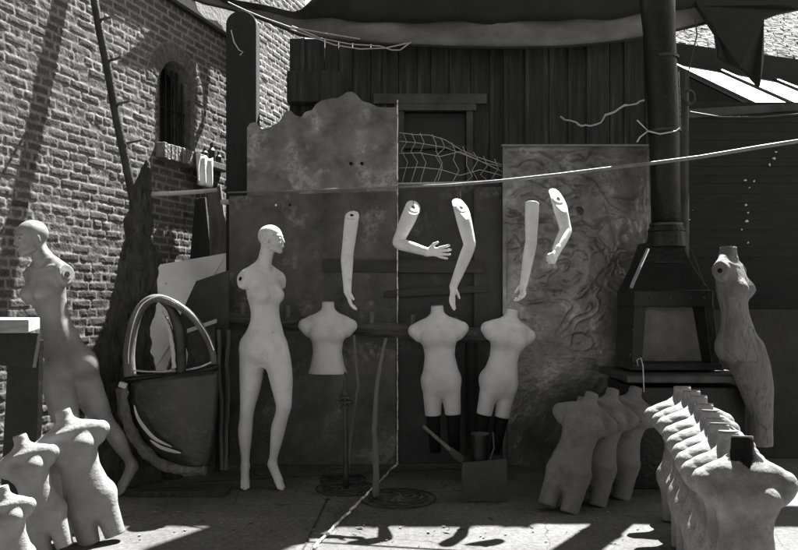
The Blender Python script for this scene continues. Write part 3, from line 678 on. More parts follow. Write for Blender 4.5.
tag(b.build('branch', M['wire'], None), 'bleached crooked branch hung on the dark board wall', 'branch')

# ------------------------------------------------------------------ canvas awning
def awning():
    Y = 6.7; bot = [(180, -8), (200, 2), (230, 9), (262, 19), (300, 35), (350, 41), (400, 44), (450, 46), (500, 47), (560, 46), (600, 43), (650, 36), (700, 24), (750, 12), (830, 0)]
    mid = [(180, -25), (200, -12), (230, 1), (262, 8), (300, 14), (350, 17), (400, 18.5), (500, 18.5), (600, 15), (650, 9), (700, 2), (750, -6), (830, -14)]
    r0 = empty('canvas_awning', P(500, 20, Y), 'sagging canvas awning strung across the top of the yard', 'awning')
    bx = np.array(bot, float); mx = np.array(mid, float)
    def surf(n, K, fn):
        vs = []; fs = []
        for i in range(n + 1):
            x = 182 + (828 - 182) * i / n
            for j in range(K + 1): vs.append(fn(x, j / K))
        for i in range(n):
            for j in range(K): a_ = i * (K + 1) + j; fs.append((a_, a_ + 1, a_ + K + 2, a_ + K + 1))
        return MB().add(vs, fs)
    def aY(x):
        return float(np.interp(x, [180, 200, 230, 262, 300, 345], [wall_Y(180) - .14, wall_Y(200) - .14, wall_Y(230) - .14, 7.9, 7.2, Y]))
    def low(x, t):
        yb = np.interp(x, bx[:, 0], bx[:, 1]); ym = np.interp(x, mx[:, 0], mx[:, 1])
        return P(x, yb + (ym - yb) * t, aY(x) + .03 * math.sin(x * .045 + t * 1.5) + .02 * math.sin(x * .11) * (1 - t) - .05 * t)
    def up(x, t):
        ym = np.interp(x, mx[:, 0], mx[:, 1]); p = P(x, ym, aY(x)); sag = .26 + .0 * x
        a_ = math.pi * .5 * t; return Vector((p.x, aY(x) - .09 - .16 * math.sin(a_ * 2) * .9 - .02 * math.sin(x * .06), p.z - .07 + (.03 + .55 * min(1, max(0, (x - 300) / 50))) * t + .01 * math.sin(x * .1)))
    o = surf(90, 6, low).build('valance', M['canvas'], r0, smooth=True); o.modifiers.new('solid', 'SOLIDIFY').thickness = .01
    o = surf(90, 10, up).build('canopy_fold', M['canvas_dark'], r0, smooth=True); o.modifiers.new('solid', 'SOLIDIFY').thickness = .012
    MB().tube([low(182 + 646 * i / 60, -.03) for i in range(61)], .011, 8).build('hem_rope', M['canvas_dark'], r0)
    b = MB()
    for pts in ([(228, 2), (245, 10), (262, 17), (290, 27), (330, 34), (360, 39)], [(290, 29), (310, 36), (335, 45), (360, 49), (385, 48), (408, 43)], [(292, 26), (320, 38), (350, 44), (380, 46), (392, 50), (400, 50), (411, 42)]):
        b.tube([P(x, y, Y - .06) for x, y in pts], .0055, 6)
    b.build('lacing_cord', M['wire'], r0)
awning()
def shade_canopy():  # unseen cover added to block skylight and deepen the shade
    r0 = empty('added_canopy', (0, 1, 0), 'unseen dark canvas cover on thin poles, added above the camera to deepen the shade', 'shade_cover')
    vs = []; fs = []; n = 16
    for i in range(n + 1):
        for j in range(n + 1):
            x = -4.6 + 11.6 * i / n; y = -5.1 + 9.0 * j / n; vs.append((x, y, 4.15 - .22 * math.sin(math.pi * (i % 4) / 4) * math.sin(math.pi * (j % 4) / 4)))
    for i in range(n):
        for j in range(n): a_ = i * (n + 1) + j; fs.append((a_, a_ + 1, a_ + n + 2, a_ + n + 1))
    o = MB().add(vs, fs).build('added_canopy_cloth', M['canvas_dark'], r0, smooth=True); o.modifiers.new('solid', 'SOLIDIFY').thickness = .01
    for x, y in ((-4.5, -5), (6.9, -5), (6.9, 3.8)): MB().tube([(x, y, 0), (x, y, 4.16)], .04, 10).build('pole', M['wood_mid'], r0)
shade_canopy()
# torn tarp on the upper right; its lower tip stands for a roof shadow
pl = [(690, -14), (698, 6), (707, 18), (712, 24), (716, 33), (719, 45), (719, 56), (728, 62), (740, 66), (747, 71), (753, 78), (760, 86), (762, 74), (764, 60), (764, 19), (780, 13), (800, 9), (830, 4), (830, -16)]
V = []; n = len(pl)
o = MB().prism([P(x, y, 6.55 + .05 * math.sin(i * 2.1)) for i, (x, y) in enumerate(pl)], (0, .05, 0)).build('tarp_and_shadow', M['canvas_dark'], None)
tag(o, 'torn black tarp over the sunlit roof, top right, its lower tip standing for a shadow on the roof', 'tarp')

# ------------------------------------------------------------------ roofs and fence at right
def right_side():
    r0 = empty('lean_to_shed', (4.6, 8.6, 0), 'low shed with a sunlit ribbed metal roof behind the dark fence', 'shed')
    A = P(668, 63, 9.0); D = P(840, 92, 9.0); Bf = P(757, 106, 7.3); sl = Bf - A
    C_ = D + sl
    MB().prism([A, D, C_ + sl * .1, Bf + sl * .1], (0, 0, -.03)).build('metal_roof', M['roof'], r0)
    b = MB(); up_ = Vector((0, 0, .02))
    for k in (0.0, .30, .62, .93):
        s = A.lerp(D, k) + up_; b.tube([s, s + sl * 1.1], .022, 6)
    b.build('roof_rib', M['iron_worn'], r0)
    w_ = sl * 1.1
    MB().prism([A + Vector((0, 0, -.05)), A + w_ + Vector((0, 0, -.05)), Vector(((A + w_).x, (A + w_).y, 0)), Vector((A.x, A.y, 0))], (.05, .02, 0)).build('shed_wall', M['post'], r0)
    # band of dark boarding above the ribbed roof, then a shingled roof in sun
    r1 = empty('shingled_house', (5, 10, 0), 'far house with dark boarding and a rough sunlit shingle roof, top right', 'house')
    MB().prism([P(655, 40, 9.1), P(850, 66, 9.1), Vector((P(850, 66, 9.1).x, 9.1, 0)), Vector((P(655, 40, 9.1).x, 9.1, 0))], (0, .1, 0)).build('boarding', M['canvas_dark'], r1)
    # shingle roof as stepped, jittered tiles
    b = MB(); a0, a1 = P(650, 42, 9.15), P(860, 70, 9.15); dirn = (a1 - a0); Lr = dirn.length; dn = dirn / Lr; upv = Vector((0, .78, .62)).normalized(); nn = dn.cross(upv).normalized()
    if nn.z < 0: nn = -nn
    rowsn = 34
    for r in range(rowsn):
        x = -.1 * (r % 2)
        while x < Lr:
            wd = random.uniform(.07, .16); c = a0 + dn * (x + wd / 2) + upv * (r * .075 + .05 + random.uniform(-.012, .012)) + nn * (.012 + random.uniform(0, .02))
            Rm = Matrix((dn, upv, nn)).transposed() @ Matrix.Rotation(random.uniform(.06, .3), 3, 'X') @ Matrix.Rotation(random.uniform(-.08, .08), 3, 'Z')
            b.box(c, (wd * .95, .12, .02), Rm); x += wd
    b.build('shingle_roof', M['shingle'], r1)
    MB().prism([a0 - nn * .02, a1 - nn * .02, a1 + upv * 2.6 - nn * .02, a0 + upv * 2.6 - nn * .02], nn * -.04).build('roof_deck', M['post'], r1)
    # fence
    Yf = 6.6; r2 = empty('board_fence', P(760, 300, Yf), 'tall black tarred fence with flecks of light as pale chips, behind the cracked leaning torso', 'fence'); r2.location.z = 0
    x0, x1 = P(672, 0, Yf).x, P(900, 0, Yf).x; zt = P(700, 106, Yf).z; b = MB(); X = x0
    z = 0
    while z < zt - .02:
        h = random.choice((.075, .08, .09)); b.box(((x0 + x1) / 2, Yf + random.uniform(-.004, .006), z + h / 2), (x1 - x0, .02, h - .003)); z += h
    b.build('fence_slats', M['fence'], r2)
    MB().prism([P(672, 110, Yf - .03), P(900, 97, Yf - .03), P(900, 103, Yf - .03), P(672, 119, Yf - .03)], (0, .08, 0)).build('top_rail', M['wood_frame'], r2)
    b = MB(); rs = random.Random(3)  # flecks of light on the fence, put in as small pale chips
    for (px, py, s) in ((776, 158, 6), (770, 163, 4), (777, 150, 4), (747, 181, 4), (753, 183, 3), (749, 190, 3), (745, 202, 5), (747, 214, 5), (748, 220, 7), (744, 228, 3), (747, 245, 4), (683, 182, 3), (684, 198, 4), (686, 213, 6), (683, 216, 5), (687, 222, 4), (690, 208, 3)):
        c = P(px + rs.uniform(-3, 3), py + rs.uniform(-3, 3), Yf - .035); r_ = s * rs.uniform(.0014, .0032); k = rs.randint(4, 7)
        poly = [c + Vector((math.cos(2 * math.pi * i / k) * r_ * rs.uniform(.3, 1.4), 0, math.sin(2 * math.pi * i / k) * r_ * rs.uniform(.3, 1.4))) for i in range(k)]; MB().prism(poly, (0, .012, 0)).build('light_fleck', M['cloth'], r2)
    # cable along fence
    MB().tube([P(690, 112, Yf - .07), P(720, 117, Yf - .08), P(760, 117, Yf - .08), P(810, 113, Yf - .08)], .008, 6).build('fence_cable', M['wire_dark'], r2)
    Yl = 6.0; x0 = P(676, 0, Yl).x; x1 = P(880, 0, Yl).x; zt = P(0, 310, Yl).z
    o = MB().box(((x0 + x1) / 2, Yl + .1, zt / 2), (x1 - x0, .16, zt)).build('low_wall', M['lowwall'], None, bevel=.01); tag(o, 'low rough grey wall at the foot of the black fence, far right', 'wall')
    # drainpipe with looped wire beside the flue
    b = MB().tube([Vector((P(684, 0, 6.3).x, 6.3, 0)), P(683, 72, 6.3)], .045, 12); o = b.build('drainpipe', M['iron_worn'], None, smooth=True); tag(o, 'thin grey drainpipe beside the black flue', 'pipe')
    b = MB(); c = P(690, 97, 6.2)
    for k in range(3): b.tube([c + Vector((math.cos(t * .5) * (.035 + .01 * k), .01 * k, math.sin(t * .5) * (.05 + .008 * k))) for t in range(14)], .005, 6)
    b.tube([P(695, 18, 6.2), P(697, 35, 6.2), P(692, 55, 6.2), P(688, 74, 6.2), P(689, 90, 6.2)], .006, 6)
    tag(b.build('wire_coil', M['iron_worn'], None), 'small coil of wire hanging beside the top of the flue', 'wire')
right_side()

# ------------------------------------------------------------------ stove on its plinth
def stove():
    Y = 5.3; r0 = empty('wood_stove', P(670, 378, Y), 'black iron stove with a tapered hood, tall flue and screened opening', 'stove')
    px = lambda x, y, dy=0: P(x, y, Y + dy)
    def frust(y0, y1, xa0, xb0, xa1, xb1, f0, f1, b0=.32, b1=.32):
        p = [px(xa0, y0), px(xb0, y0), px(xb1, y1), px(xa1, y1)]
        z0, z1 = p[0].z, p[2].z
        vs = [Vector((p[0].x, Y - f0, z0)), Vector((p[1].x, Y - f0, z0)), Vector((p[1].x, Y + b0, z0)), Vector((p[0].x, Y + b0, z0)),
              Vector((p[3].x, Y - f1, z1)), Vector((p[2].x, Y - f1, z1)), Vector((p[2].x, Y + b1, z1)), Vector((p[3].x, Y + b1, z1))]
        return MB().add(vs, [(0, 1, 2, 3), (4, 5, 6, 7), (0, 1, 5, 4), (1, 2, 6, 5), (2, 3, 7, 6), (3, 0, 4, 7)])
    frust(242, 262, 648, 685, 642.5, 692, -.05, -.02, .22, .25).build('hood', M['iron'], r0, bevel=.004); frust(262, 291, 642.5, 692, 630, 707, -.02, .06, .25, .30).build('hood', M['iron'], r0, bevel=.006)
    frust(290, 307, 630, 709, 630, 709, .085, .085).build('hood_rim', M['iron'], r0, bevel=.012)
    for (a_, c_, d_, e_) in ((631, 643, 628, 638), (700, 710, 707, 716)):
        frust(306, 366, a_, c_, d_, e_, .07, .08).build('side_post', M['iron'], r0, bevel=.006)
    m_ = frust(306, 366, 643, 700, 638, 707, -.14, -.08, .26, .26); fb = m_.build('firebox', M['screen'], r0)
    frust(362, 369, 628, 716, 626, 718, .10, .11).build('bottom_plate', M['iron'], r0, bevel=.006)
    MB().tube([px(651, 246, .08), px(651, 240, .08)], .02, 8)
    c = px(666.5, 240, .1)
    MB().tube([c + Vector((0, 0, -.05)), c + Vector((0, 0, .0)), c + Vector((0, 0, .055)), c + Vector((0, 0, .062)), c + Vector((0, 0, .12))], [.138, .134, .128, .134, .105], 24).build('flue_collar', M['iron'], r0)
    t = px(655, -40, .1)
    MB().tube([Vector((c.x, c.y, c.z)), px(664.5, 150, .1), px(664, 128, .1), px(659, 30, .1), t], [.104, .104, .108, .112, .14], 28).build('flue', M['iron'], r0, smooth=True)
    for y in (60, 133, 226): 
        q = px(666 - (4 if y == 60 else 1.5 if y == 133 else 0), y, .1); MB().tube([q, q + Vector((0, 0, .018))], .116, 28).build('flue_ring', M['iron_worn'], r0)
    MB().tube([px(648, 249, -.02), px(640, 267, -.07), px(631, 288, -.1)], .012, 8).build('hood_edge', M['chrome'], r0)  # bright glints of the left hood edge, put in as a chrome strip
    MB().tube([px(691, 249, -.02), px(698, 267, -.07), px(705, 286, -.1)], .004, 8).build('hood_edge', M['iron_worn'], r0)
    for (x, y) in ((636, 298), (650, 298), (670, 298), (690, 298), (704, 298), (633, 330), (630, 355), (712, 330), (714, 355)):
        q = px(x, y, -.092 if y == 298 else -.08); MB().tube([q, q + Vector((0, -.008, 0))], [.010, .006], 10).build('rivet', M['iron_worn'], r0)
    MB().tube([px(655, 262, -.03), px(682, 262, -.03)], .004, 6).build('hood_crease', M['iron_worn'], r0)
    pr_ = empty('stove_plinth', P(678, 480, 5.25), 'dark square plinth carrying the stove', 'plinth'); pr_.location.z = 0
    a_, c_ = P(626, 376, 5.2), P(736, 376, 5.2)
    MB().box(((a_.x + c_.x) / 2, 5.35, a_.z / 2 - .03), (c_.x - a_.x, .62, a_.z - .06)).build('plinth_box', M['iron'], pr_, bevel=.008)
    MB().box(((a_.x + c_.x) / 2 - .02, 5.33, a_.z), (c_.x - a_.x + .08, .7, .05)).build('plinth_slab', M['iron_worn'], pr_, bevel=.008)
    b = MB().tube([P(638, 366, 5.1), P(637, 360, 5.08), P(641, 358, 5.06), P(643, 366, 5.0), P(643.5, 378, 4.95), P(644, 392, 4.94)], .004, 6); tag(b.build('string_loop', M['wire'], None, smooth=True), 'loop of white string hanging from the front of the stove', 'string')
stove()

# wire tied to flue
b = MB(); 
for pts in ([(637, 120), (643, 126), (648, 131), (640, 137), (637, 142)], [(648, 131), (660, 134), (676, 131), (680, 128)]): b.tube([P(x, y, 5.2) for x, y in pts], .005, 6)
tag(b.build('tie_wire', M['wire'], None), 'frayed tie wire knotted round the upper flue', 'wire')

# ------------------------------------------------------------------ overhead pipe for the arms
pp = [(228, 192.5, 5.75), (300, 190.5, 5.4), (400, 187, 5.05), (450, 185, 5.0), (500, 181, 4.95), (560, 174.5, 4.9), (600, 169.5, 4.85), (650, 163.5, 4.75), (700, 157, 4.6), (760, 147, 4.5), (830, 136, 4.4)]
b = MB().tube([P(*q) for q in pp], [.006, .007, .008, .010, .011, .012, .012, .012, .012, .012, .012], 12)
tag(b.build('overhead_pipe', M['pipe'], None, smooth=True), 'long thin metal pipe strung across the yard above the hanging arms', 'pipe')

# ------------------------------------------------------------------ rail with pegs
def rail():
    r0 = empty('peg_rail', P(380, 470, 5.55), 'rough horizontal log rail with short pegs, behind the torsos', 'rail'); r0.location.z = 0
    pts = [(216, 318), (240, 319), (280, 322), (320, 325), (360, 328), (400, 331), (450, 334), (500, 337), (522, 338)]
    b = MB(); n = 40; A = np.array(pts, float)
    b.tube([P(216 + 306 * i / n, np.interp(216 + 306 * i / n, A[:, 0], A[:, 1]), 5.55) for i in range(n + 1)], .055, 12, wob=.1); b.build('log', M['wood_beam'], r0)
    for i, x in enumerate((243, 288, 372, 413, 455)):
        y = np.interp(x, A[:, 0], A[:, 1]); MB().tube([P(x, y - 4, 5.53), P(x, y - 17, 5.53)], .017, 8).build('peg', M['wood_mid'], r0)
    for x in (219, 471):
        y = np.interp(x, A[:, 0], A[:, 1]); t = P(x, y, 5.6); MB().tube([t, Vector((t.x, t.y, 0))], .045, 10, wob=.05).build('rail_leg', M['post'], r0)
rail()

# ------------------------------------------------------------------ mannequins
def disc_part(name, c, n, r, m, parent, th=.006, r2=None):
    n = Vector(n).normalized(); c = Vector(c); b = MB(); b.tube([c - n * .004, c + n * th], [r, r2 or r * .96], 22)
    return b.build(name, m, parent, local=True)

def body(name, label, px0, Y, yaw, spine, legs, head=None, scale=1.0, h=.0055, material='skin', group=None, neck_cut=None, lean=None, leg_cut=None, tz=0, wk=1.0, gz=0, mask=True):
    """spine rows (z, image-x offset, depth offset), leg joints and head are in metres in the world; the torso template is raised by tz (template units)"""
    r0 = empty(name, (0, 0, 0), label, 'mannequin', group); k_ = 1 / scale
    c_, s1 = math.cos(yaw), math.sin(yaw)
    W = lambda dx, dy: ((dx * c_ + dy * s1) * k_, (-dx * s1 + dy * c_) * k_)
    A = np.array(spine, float)
    def ctr(zt):
        zw = (zt + tz) * scale; return W(np.interp(zw, A[:, 0], A[:, 1]), np.interp(zw, A[:, 0], A[:, 2]))
    S = SDF((-.46, -.46, -.02), (.46, .46, 1.95), h)
    lv = [(.775, .05, .05), (.80, .095, .075), (.84, .138, .096), (.90, .160, .108), (.96, .159, .106), (1.02, .143, .096), (1.09, .118, .083), (1.15, .107, .077), (1.21, .114, .082), (1.29, .130, .090), (1.36, .140, .085), (1.41, .132, .070), (1.45, .095, .052), (1.48, .055, .044)]
    S.loft([(z + tz, a * wk, b * wk, *ctr(z)) for z, a, b in lv], .02, 2.2)
    def at(x, y, z): q = ctr(z); return (q[0] + x * wk, q[1] + y, z + tz)
    for sx in (-1, 1):
        S.ell(at(sx * .070, .056, .91 - gz), (.084, .074, .090), .06)
        S.ell(at(sx * .066, -.066, 1.285), (.056, .056, .055), .04)
        S.ell(at(sx * .068, -.118, 1.275), (.007, .007, .007), .012)
        S.cap(at(sx * .08, .004, 1.425), at(sx * .165, .01, 1.402), .048, .046, .03)
        S.cap(at(sx * .155, .01, 1.405), at(sx * .165, .01, 1.36), .045, .034, .03)
        S.cap(at(sx * .03, .012, 1.50), at(sx * .12, .012, 1.448), .032, .03, .03)
        S.cap(at(sx * .02, -.052, 1.425), at(sx * .12, -.035, 1.445), .010, .009, .012)   # collar bone
        S.cut(at(sx * .182, .0, 1.40), (sx, -.05, .25), .16)
    S.ell(at(0, -.100, 1.02), (.01, .02, .012), .012, sub=True)      # navel
    for L3 in legs:
        hp, kn, an, to = [np.array((*W(j[0], j[1]), j[2] * k_)) for j in L3]
        up_ = hp + (hp - kn) * .10
        bk = np.array((0, .016, 0)); d = kn - an
        S.chain([up_, hp * .5 + kn * .5 + np.array((0, -.012, 0)), kn, an + d * .62 + bk, an + d * .3 + bk * .4, an],
                [(0, .088 * wk), (.12, .094 * wk), (.3, .080), (.44, .060), (.54, .050), (.60, .048), (.70, .053), (.80, .044), (.92, .031), (1, .029)], .05)
        if leg_cut is None:
            ft = to - an; ball = an + ft * .68; heel = an + np.array((0, .018, -.022)); dn = ft / np.linalg.norm(ft)
            S.cap(an, ball, .030, .027, .02); S.cap(heel, ball, .022, .024, .02); S.cap(ball, to, .025, .016, .015)
            side = np.cross(dn, (0, 0, 1.0)); side /= np.linalg.norm(side) + 1e-6
            for t in (-1, -.35, .35, 1): S.cap(ball + side * .018 * t, to + side * .024 * t - dn * .012 * abs(t), .012, .009, .008)
    if head:
        hx, hy, hz, hyaw, hpitch, hroll = head; hc = np.array((*W(hx, hy), hz * k_)); ry = hyaw - yaw
        Rm = Matrix.Rotation(ry, 3, 'Z') @ Matrix.Rotation(hpitch, 3, 'X') @ Matrix.Rotation(hroll, 3, 'Y'); Rn = np.array(Rm)
        T = lambda p: hc + Rn @ np.array(p, float)
        S.cap(at(0, .012, 1.44), T((0, .022, -.06)), .048, .040, .03); S.cap(at(0, .0, 1.47), T((0, .03, -.02)), .040, .042, .03)
        S.ell(T((0, .014, .026)), (.071, .089, .078), .02, Rn); S.ell(T((0, -.028, -.024)), (.053, .052, .066), .025, Rn)
        S.ell(T((0, -.062, -.080)), (.015, .015, .014), .02, Rn)
        for sx in (-1, 1):
            S.ell(T((sx * .034, -.050, -.032)), (.026, .024, .026), .02, Rn)
            S.cap(T((sx * .014, -.076, .022)), T((sx * .045, -.062, .022)), .006, .005, .010)
            S.ell(T((sx * .030, -.091, .004)), (.018, .016, .012), .010, Rn, sub=True)
            S.ell(T((sx * .030, -.070, .002)), (.015, .013, .010), .004, Rn)
            S.ell(T((sx * .071, .012, -.008)), (.007, .017, .028), .006, Rn)
            S.cap(T((sx * .05, -.01, -.06)), T((sx * .012, -.06, -.088)), .014, .012, .02)
            S.ell(T((sx * .007, -.086, -.027)), (.006, .007, .005), .006, Rn)
        S.cap(T((0, -.078, .010)), T((0, -.094, -.022)), .0055, .0075, .010)
        S.cap(T((-.015, -.081, -.050)), T((.015, -.081, -.050)), .0062, .0062, .006); S.ell(T((0, -.086, -.049)), (.010, .006, .005), .005, Rn)
        S.cap(T((-.012, -.080, -.060)), T((.012, -.080, -.060)), .0068, .0068, .006)
    else:
        S.cap(at(0, .01, 1.42), at(0, .0, 1.62), .052, .050, .03); S.cut((0, 0, (neck_cut or 1.56) + tz), (0, 0, 1))
    if leg_cut: S.cut((0, 0, leg_cut), (0, 0, -1))
    S.cut((0, 0, .002), (0, 0, -1)); S.rough(.0012, 30)
    V, Q = S.mesh(); bd = np_mesh('mannequin_body', V, Q, M[material], r0)
    if head and mask:   # the scuffed scalp and face
        me = bd.data; me.materials.append(M['skin_head']); cen = np.array([p.center for p in me.polygons])
        rel = (cen - hc) @ Rn; idx = ((rel[:, 2] > -.075 - .6 * (rel[:, 1] + .03).clip(-1, .09)) & (cen[:, 2] > hc[2] - .13) & (np.linalg.norm(rel, axis=1) < .14)).astype(np.int32)
        me.polygons.foreach_set('material_index', idx)
    for sx in (-1, 1):
        c = at(sx * .184, .006, 1.398); disc_part('shoulder_socket', c, (sx, -.05, .25), .030, M[material], r0, .004)
        c2 = (c[0] + sx * .003, c[1], c[2] + .001); disc_part('socket_hole', c2, (sx, -.05, .25), .016, M['darkhole'], r0, .004)
    if not head:
        q = ctr(neck_cut or 1.56); disc_part('neck_cap', (q[0], q[1], (neck_cut or 1.56) + tz), (0, 0, 1), .045, M[material], r0)
    X0 = (px0 - HX) / F * Y
    r0.location = (X0, Y, 0); r0.rotation_euler = (0, 0, yaw); r0.scale = (scale,) * 3
    if lean: r0.rotation_euler = (Matrix.Rotation(lean[1], 3, 'Y') @ Matrix.Rotation(lean[0], 3, 'X') @ Matrix.Rotation(yaw, 3, 'Z')).to_euler()
    return r0

def J(px, py, px0, Y, dy=0, zfix=None):
    p = P(px, py, Y); return ((px - px0) / F * Y, dy, p.z if zfix is None else zfix)
# centre mannequin
Yc = 5.1; pc = 263
cj = lambda x, y, dy=0: J(x, y, pc, Yc, dy)
body('mannequin', 'bald armless standing mannequin turning its face right, before the dark mottled panel', pc, Yc, R(46),
     [(.84, .005, 0), (.95, .01, 0), (1.15, .018, 0), (1.30, .004, 0), (1.45, -.002, 0)],
     [(cj(252, 352, .03), cj(247, 411, .0), cj(243.5, 468, .06), cj(247.5, 486, -.08)), (cj(277, 352, -.03), cj(286, 405, -.08), cj(272.5, 463, .0), cj(283.5, 486, -.08))],
     head=(cj(272, 0)[0], -.01, 1.685, R(78), R(0), 0), scale=.94, tz=.105)
# left mannequin
Yl = 4.77; pl0 = 62
lj = lambda x, y, dy=0: J(x, y, pl0, Yl, dy)
body('mannequin', 'bald armless mannequin looking down to the left, standing before the brick wall', pl0, Yl, R(-30),
     [(.72, .06, 0), (.84, .05, 0), (.95, .015, 0), (1.15, -.045, 0), (1.30, -.095, 0), (1.45, -.095, 0), (1.53, -.115, 0), (1.6, -.15, 0)],
     [(lj(62, 378, -.06), lj(80, 432, -.12), lj(99, 486, -.02), lj(92, 499, -.14)), (lj(80, 378, .06), lj(97, 420, .08), lj(121, 472, .20), lj(113, 498, .10))],
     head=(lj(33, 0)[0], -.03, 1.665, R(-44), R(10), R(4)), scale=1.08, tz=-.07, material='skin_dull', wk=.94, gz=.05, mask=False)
# cracked leaning torso
body('cracked_torso', 'cracked headless torso leaning beside the stove, its shoulder tops in sun', 745, 4.95, R(48),
     [(.5, .10, 0), (.84, .02, 0), (.95, -.03, 0), (1.15, -.06, 0), (1.3, -.085, 0), (1.45, -.09, 0), (1.62, -.115, 0)],
     [((-.01, 0.03, .90), (.09, 0, .5), (.14, 0, .1), (.13, 0, 0)), ((.03, -.03, .90), (.13, 0, .5), (.16, 0, .1), (.17, 0, 0))],
     head=None, material='form_old', neck_cut=1.555, scale=1.03, leg_cut=.30, tz=.02)

# ------------------------------------------------------------------ torso forms
def make_form_mesh(zcut, seed, depth=1.0, chest=1.0, rough=.0015):
    S = SDF((-.27, -.17, -.02), (.27, .17, .86), .006)
    lv = [(.13, .04, .04), (.16, .09, .07), (.20, .126, .088), (.25, .141, .096), (.30, .140, .097), (.37, .124, .087), (.45, .110, .078), (.52, .118, .083), (.59, .136, .088), (.64, .150, .078), (.685, .135, .06), (.725, .080, .048), (.745, .05, .044)]
    CY = lambda z: float(np.interp(z, [.5, .60, .69, .75], [0, -.006, .016, .028]))
    S.loft([(z, a, b * depth, 0, CY(z)) for z, a, b in lv], .02, 2.2)
    for sx in (-1, 1):
        S.cap((sx * .070, 0, .25), (sx * .074, 0, -.05), .072, .056, .03, flat=((0, 1, 0), 1 / depth))
        S.ell((sx * .064, .055 * depth, .27), (.078, .06 * depth, .078), .04)
        S.ell((sx * .066, -.062 * depth, .590), (.058, .056 * depth * chest, .056), .05)
        S.cap((sx * .07, .012, .684), (sx * .170, .006, .652), .046, .048, .045, flat=((0, 1, 0), 1 / depth)); S.cap((sx * .174, 0, .645), (sx * .150, 0, .60), .036, .03, .04)
        S.cap((sx * .02, 0, .735), (sx * .13, 0, .680), .026, .026, .03)
    S.ell((0, -.004, .690), (.130, .080 * depth, .036), .05); S.cap((0, .02, .68), (0, .006, .88), .050, .045, .04); S.cut((0, 0, .83), (0, 0, 1)); S.cut((0, 0, zcut), (0, 0, -1))
    sl, g = S._sub(S.lo, S.lo + S.h * S.n); m = np.abs(S.d) < .03; S.d[m] += rough * fbm(g[0][m] * 25 + seed, g[1][m] * 25, g[2][m] * 25, 3)
    return S.mesh()
FORMS = {}
def form_proto(key, zcut, mt, seed, **kw):
    V, Q = make_form_mesh(zcut, seed, **kw); o = np_mesh('torso_form', V, Q, M[mt])
    c = MB(); c.tube([(0, .010, .8295), (0, .010, .835)], [.0445, .044], 22); cap = c.build('neck_cap', M['form' if mt != 'form_dirty' else 'form_dirty'], o, local=True)
    FORMS[key] = [o, cap, False]
form_proto('full', 0, 'form_hung', 1); form_proto('bust', .285, 'form_hung', 2)
form_proto('dirty', 0, 'form_dirty', 3, chest=1.1, rough=.003); form_proto('shell', 0, 'form_row', 4, depth=.82, rough=.0025); form_proto('shell2', 0, 'form_row', 9, depth=.86, rough=.004, chest=.8)
form_proto('leanw', 0, 'form', 5, depth=.95)
def place(key, top, base, yaw, label, group, L=.83, wide=1.0):
    """stand a form on base with its neck at top"""
    src, cap, used = FORMS[key]
    if used:
        o = src.copy(); COL.objects.link(o); c = cap.copy(); COL.objects.link(c); c.parent = o
    else: o, c = src, cap; FORMS[key][2] = True
    top = Vector(top); base = Vector(base); ax = (top - base); s = ax.length / L
    q = Vector((0, 0, 1)).rotation_difference(ax.normalized()).to_matrix() @ Matrix.Rotation(yaw, 3, 'Z')
    o.rotation_euler = q.to_euler(); o.scale = (s * wide, s, s)
    o.location = base; tag(o, label, 'torso form', group); return o
G1 = 'torso forms hung on the rail'
# hung forms
def stubs(o, m='iron'):
    for sx in (-1, 1):
        b = MB(); b.tube([(sx * .074, 0, -.003), (sx * .072, 0, -.12), (sx * .07, .0, -.28)], [.052, .046, .040], 16); b.build('dark_leg_stub', M['darkhole'], o, local=True, smooth=True)
def zo(p, s, d): return p
t = P(328, 302, 5.36); b_ = P(327, 411, 5.36); place('bust', t, b_, R(2), 'short white bust cut at the waist, hung on the log rail', G1, wide=1.0)
o = place('full', P(437, 306, 5.36), P(443, 415, 5.36), R(-3), 'white torso form with upright thighs, middle of the three on the log rail', G1, wide=1.03); stubs(o)
o2 = bpy.data.objects
t, b_ = P(513, 309, 5.34), P(493, 416, 5.34); o = place('full', t, b_, R(14), 'tilted white torso form with swung hips, rightmost on the log rail', G1, wide=1.0); stubs(o)

G2 = 'torso forms leaning at lower left'
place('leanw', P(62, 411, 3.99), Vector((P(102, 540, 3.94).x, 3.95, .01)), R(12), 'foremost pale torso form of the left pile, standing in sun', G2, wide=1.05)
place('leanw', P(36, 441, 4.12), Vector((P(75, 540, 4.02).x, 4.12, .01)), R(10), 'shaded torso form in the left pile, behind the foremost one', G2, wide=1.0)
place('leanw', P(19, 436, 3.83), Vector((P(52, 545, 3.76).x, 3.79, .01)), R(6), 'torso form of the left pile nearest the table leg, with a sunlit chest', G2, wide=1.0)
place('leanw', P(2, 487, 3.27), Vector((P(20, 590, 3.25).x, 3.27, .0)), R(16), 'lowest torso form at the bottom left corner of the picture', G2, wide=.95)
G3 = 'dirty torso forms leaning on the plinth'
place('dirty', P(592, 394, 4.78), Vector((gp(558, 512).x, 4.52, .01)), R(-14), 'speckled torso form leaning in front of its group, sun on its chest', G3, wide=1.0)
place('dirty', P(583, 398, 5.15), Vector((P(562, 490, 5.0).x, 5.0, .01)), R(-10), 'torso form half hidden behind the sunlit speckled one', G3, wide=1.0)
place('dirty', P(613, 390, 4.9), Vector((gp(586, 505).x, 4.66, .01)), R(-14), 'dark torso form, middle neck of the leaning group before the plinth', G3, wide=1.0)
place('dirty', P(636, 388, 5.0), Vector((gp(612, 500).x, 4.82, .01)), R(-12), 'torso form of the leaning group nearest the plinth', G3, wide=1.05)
G4 = 'long row of torso forms at right'
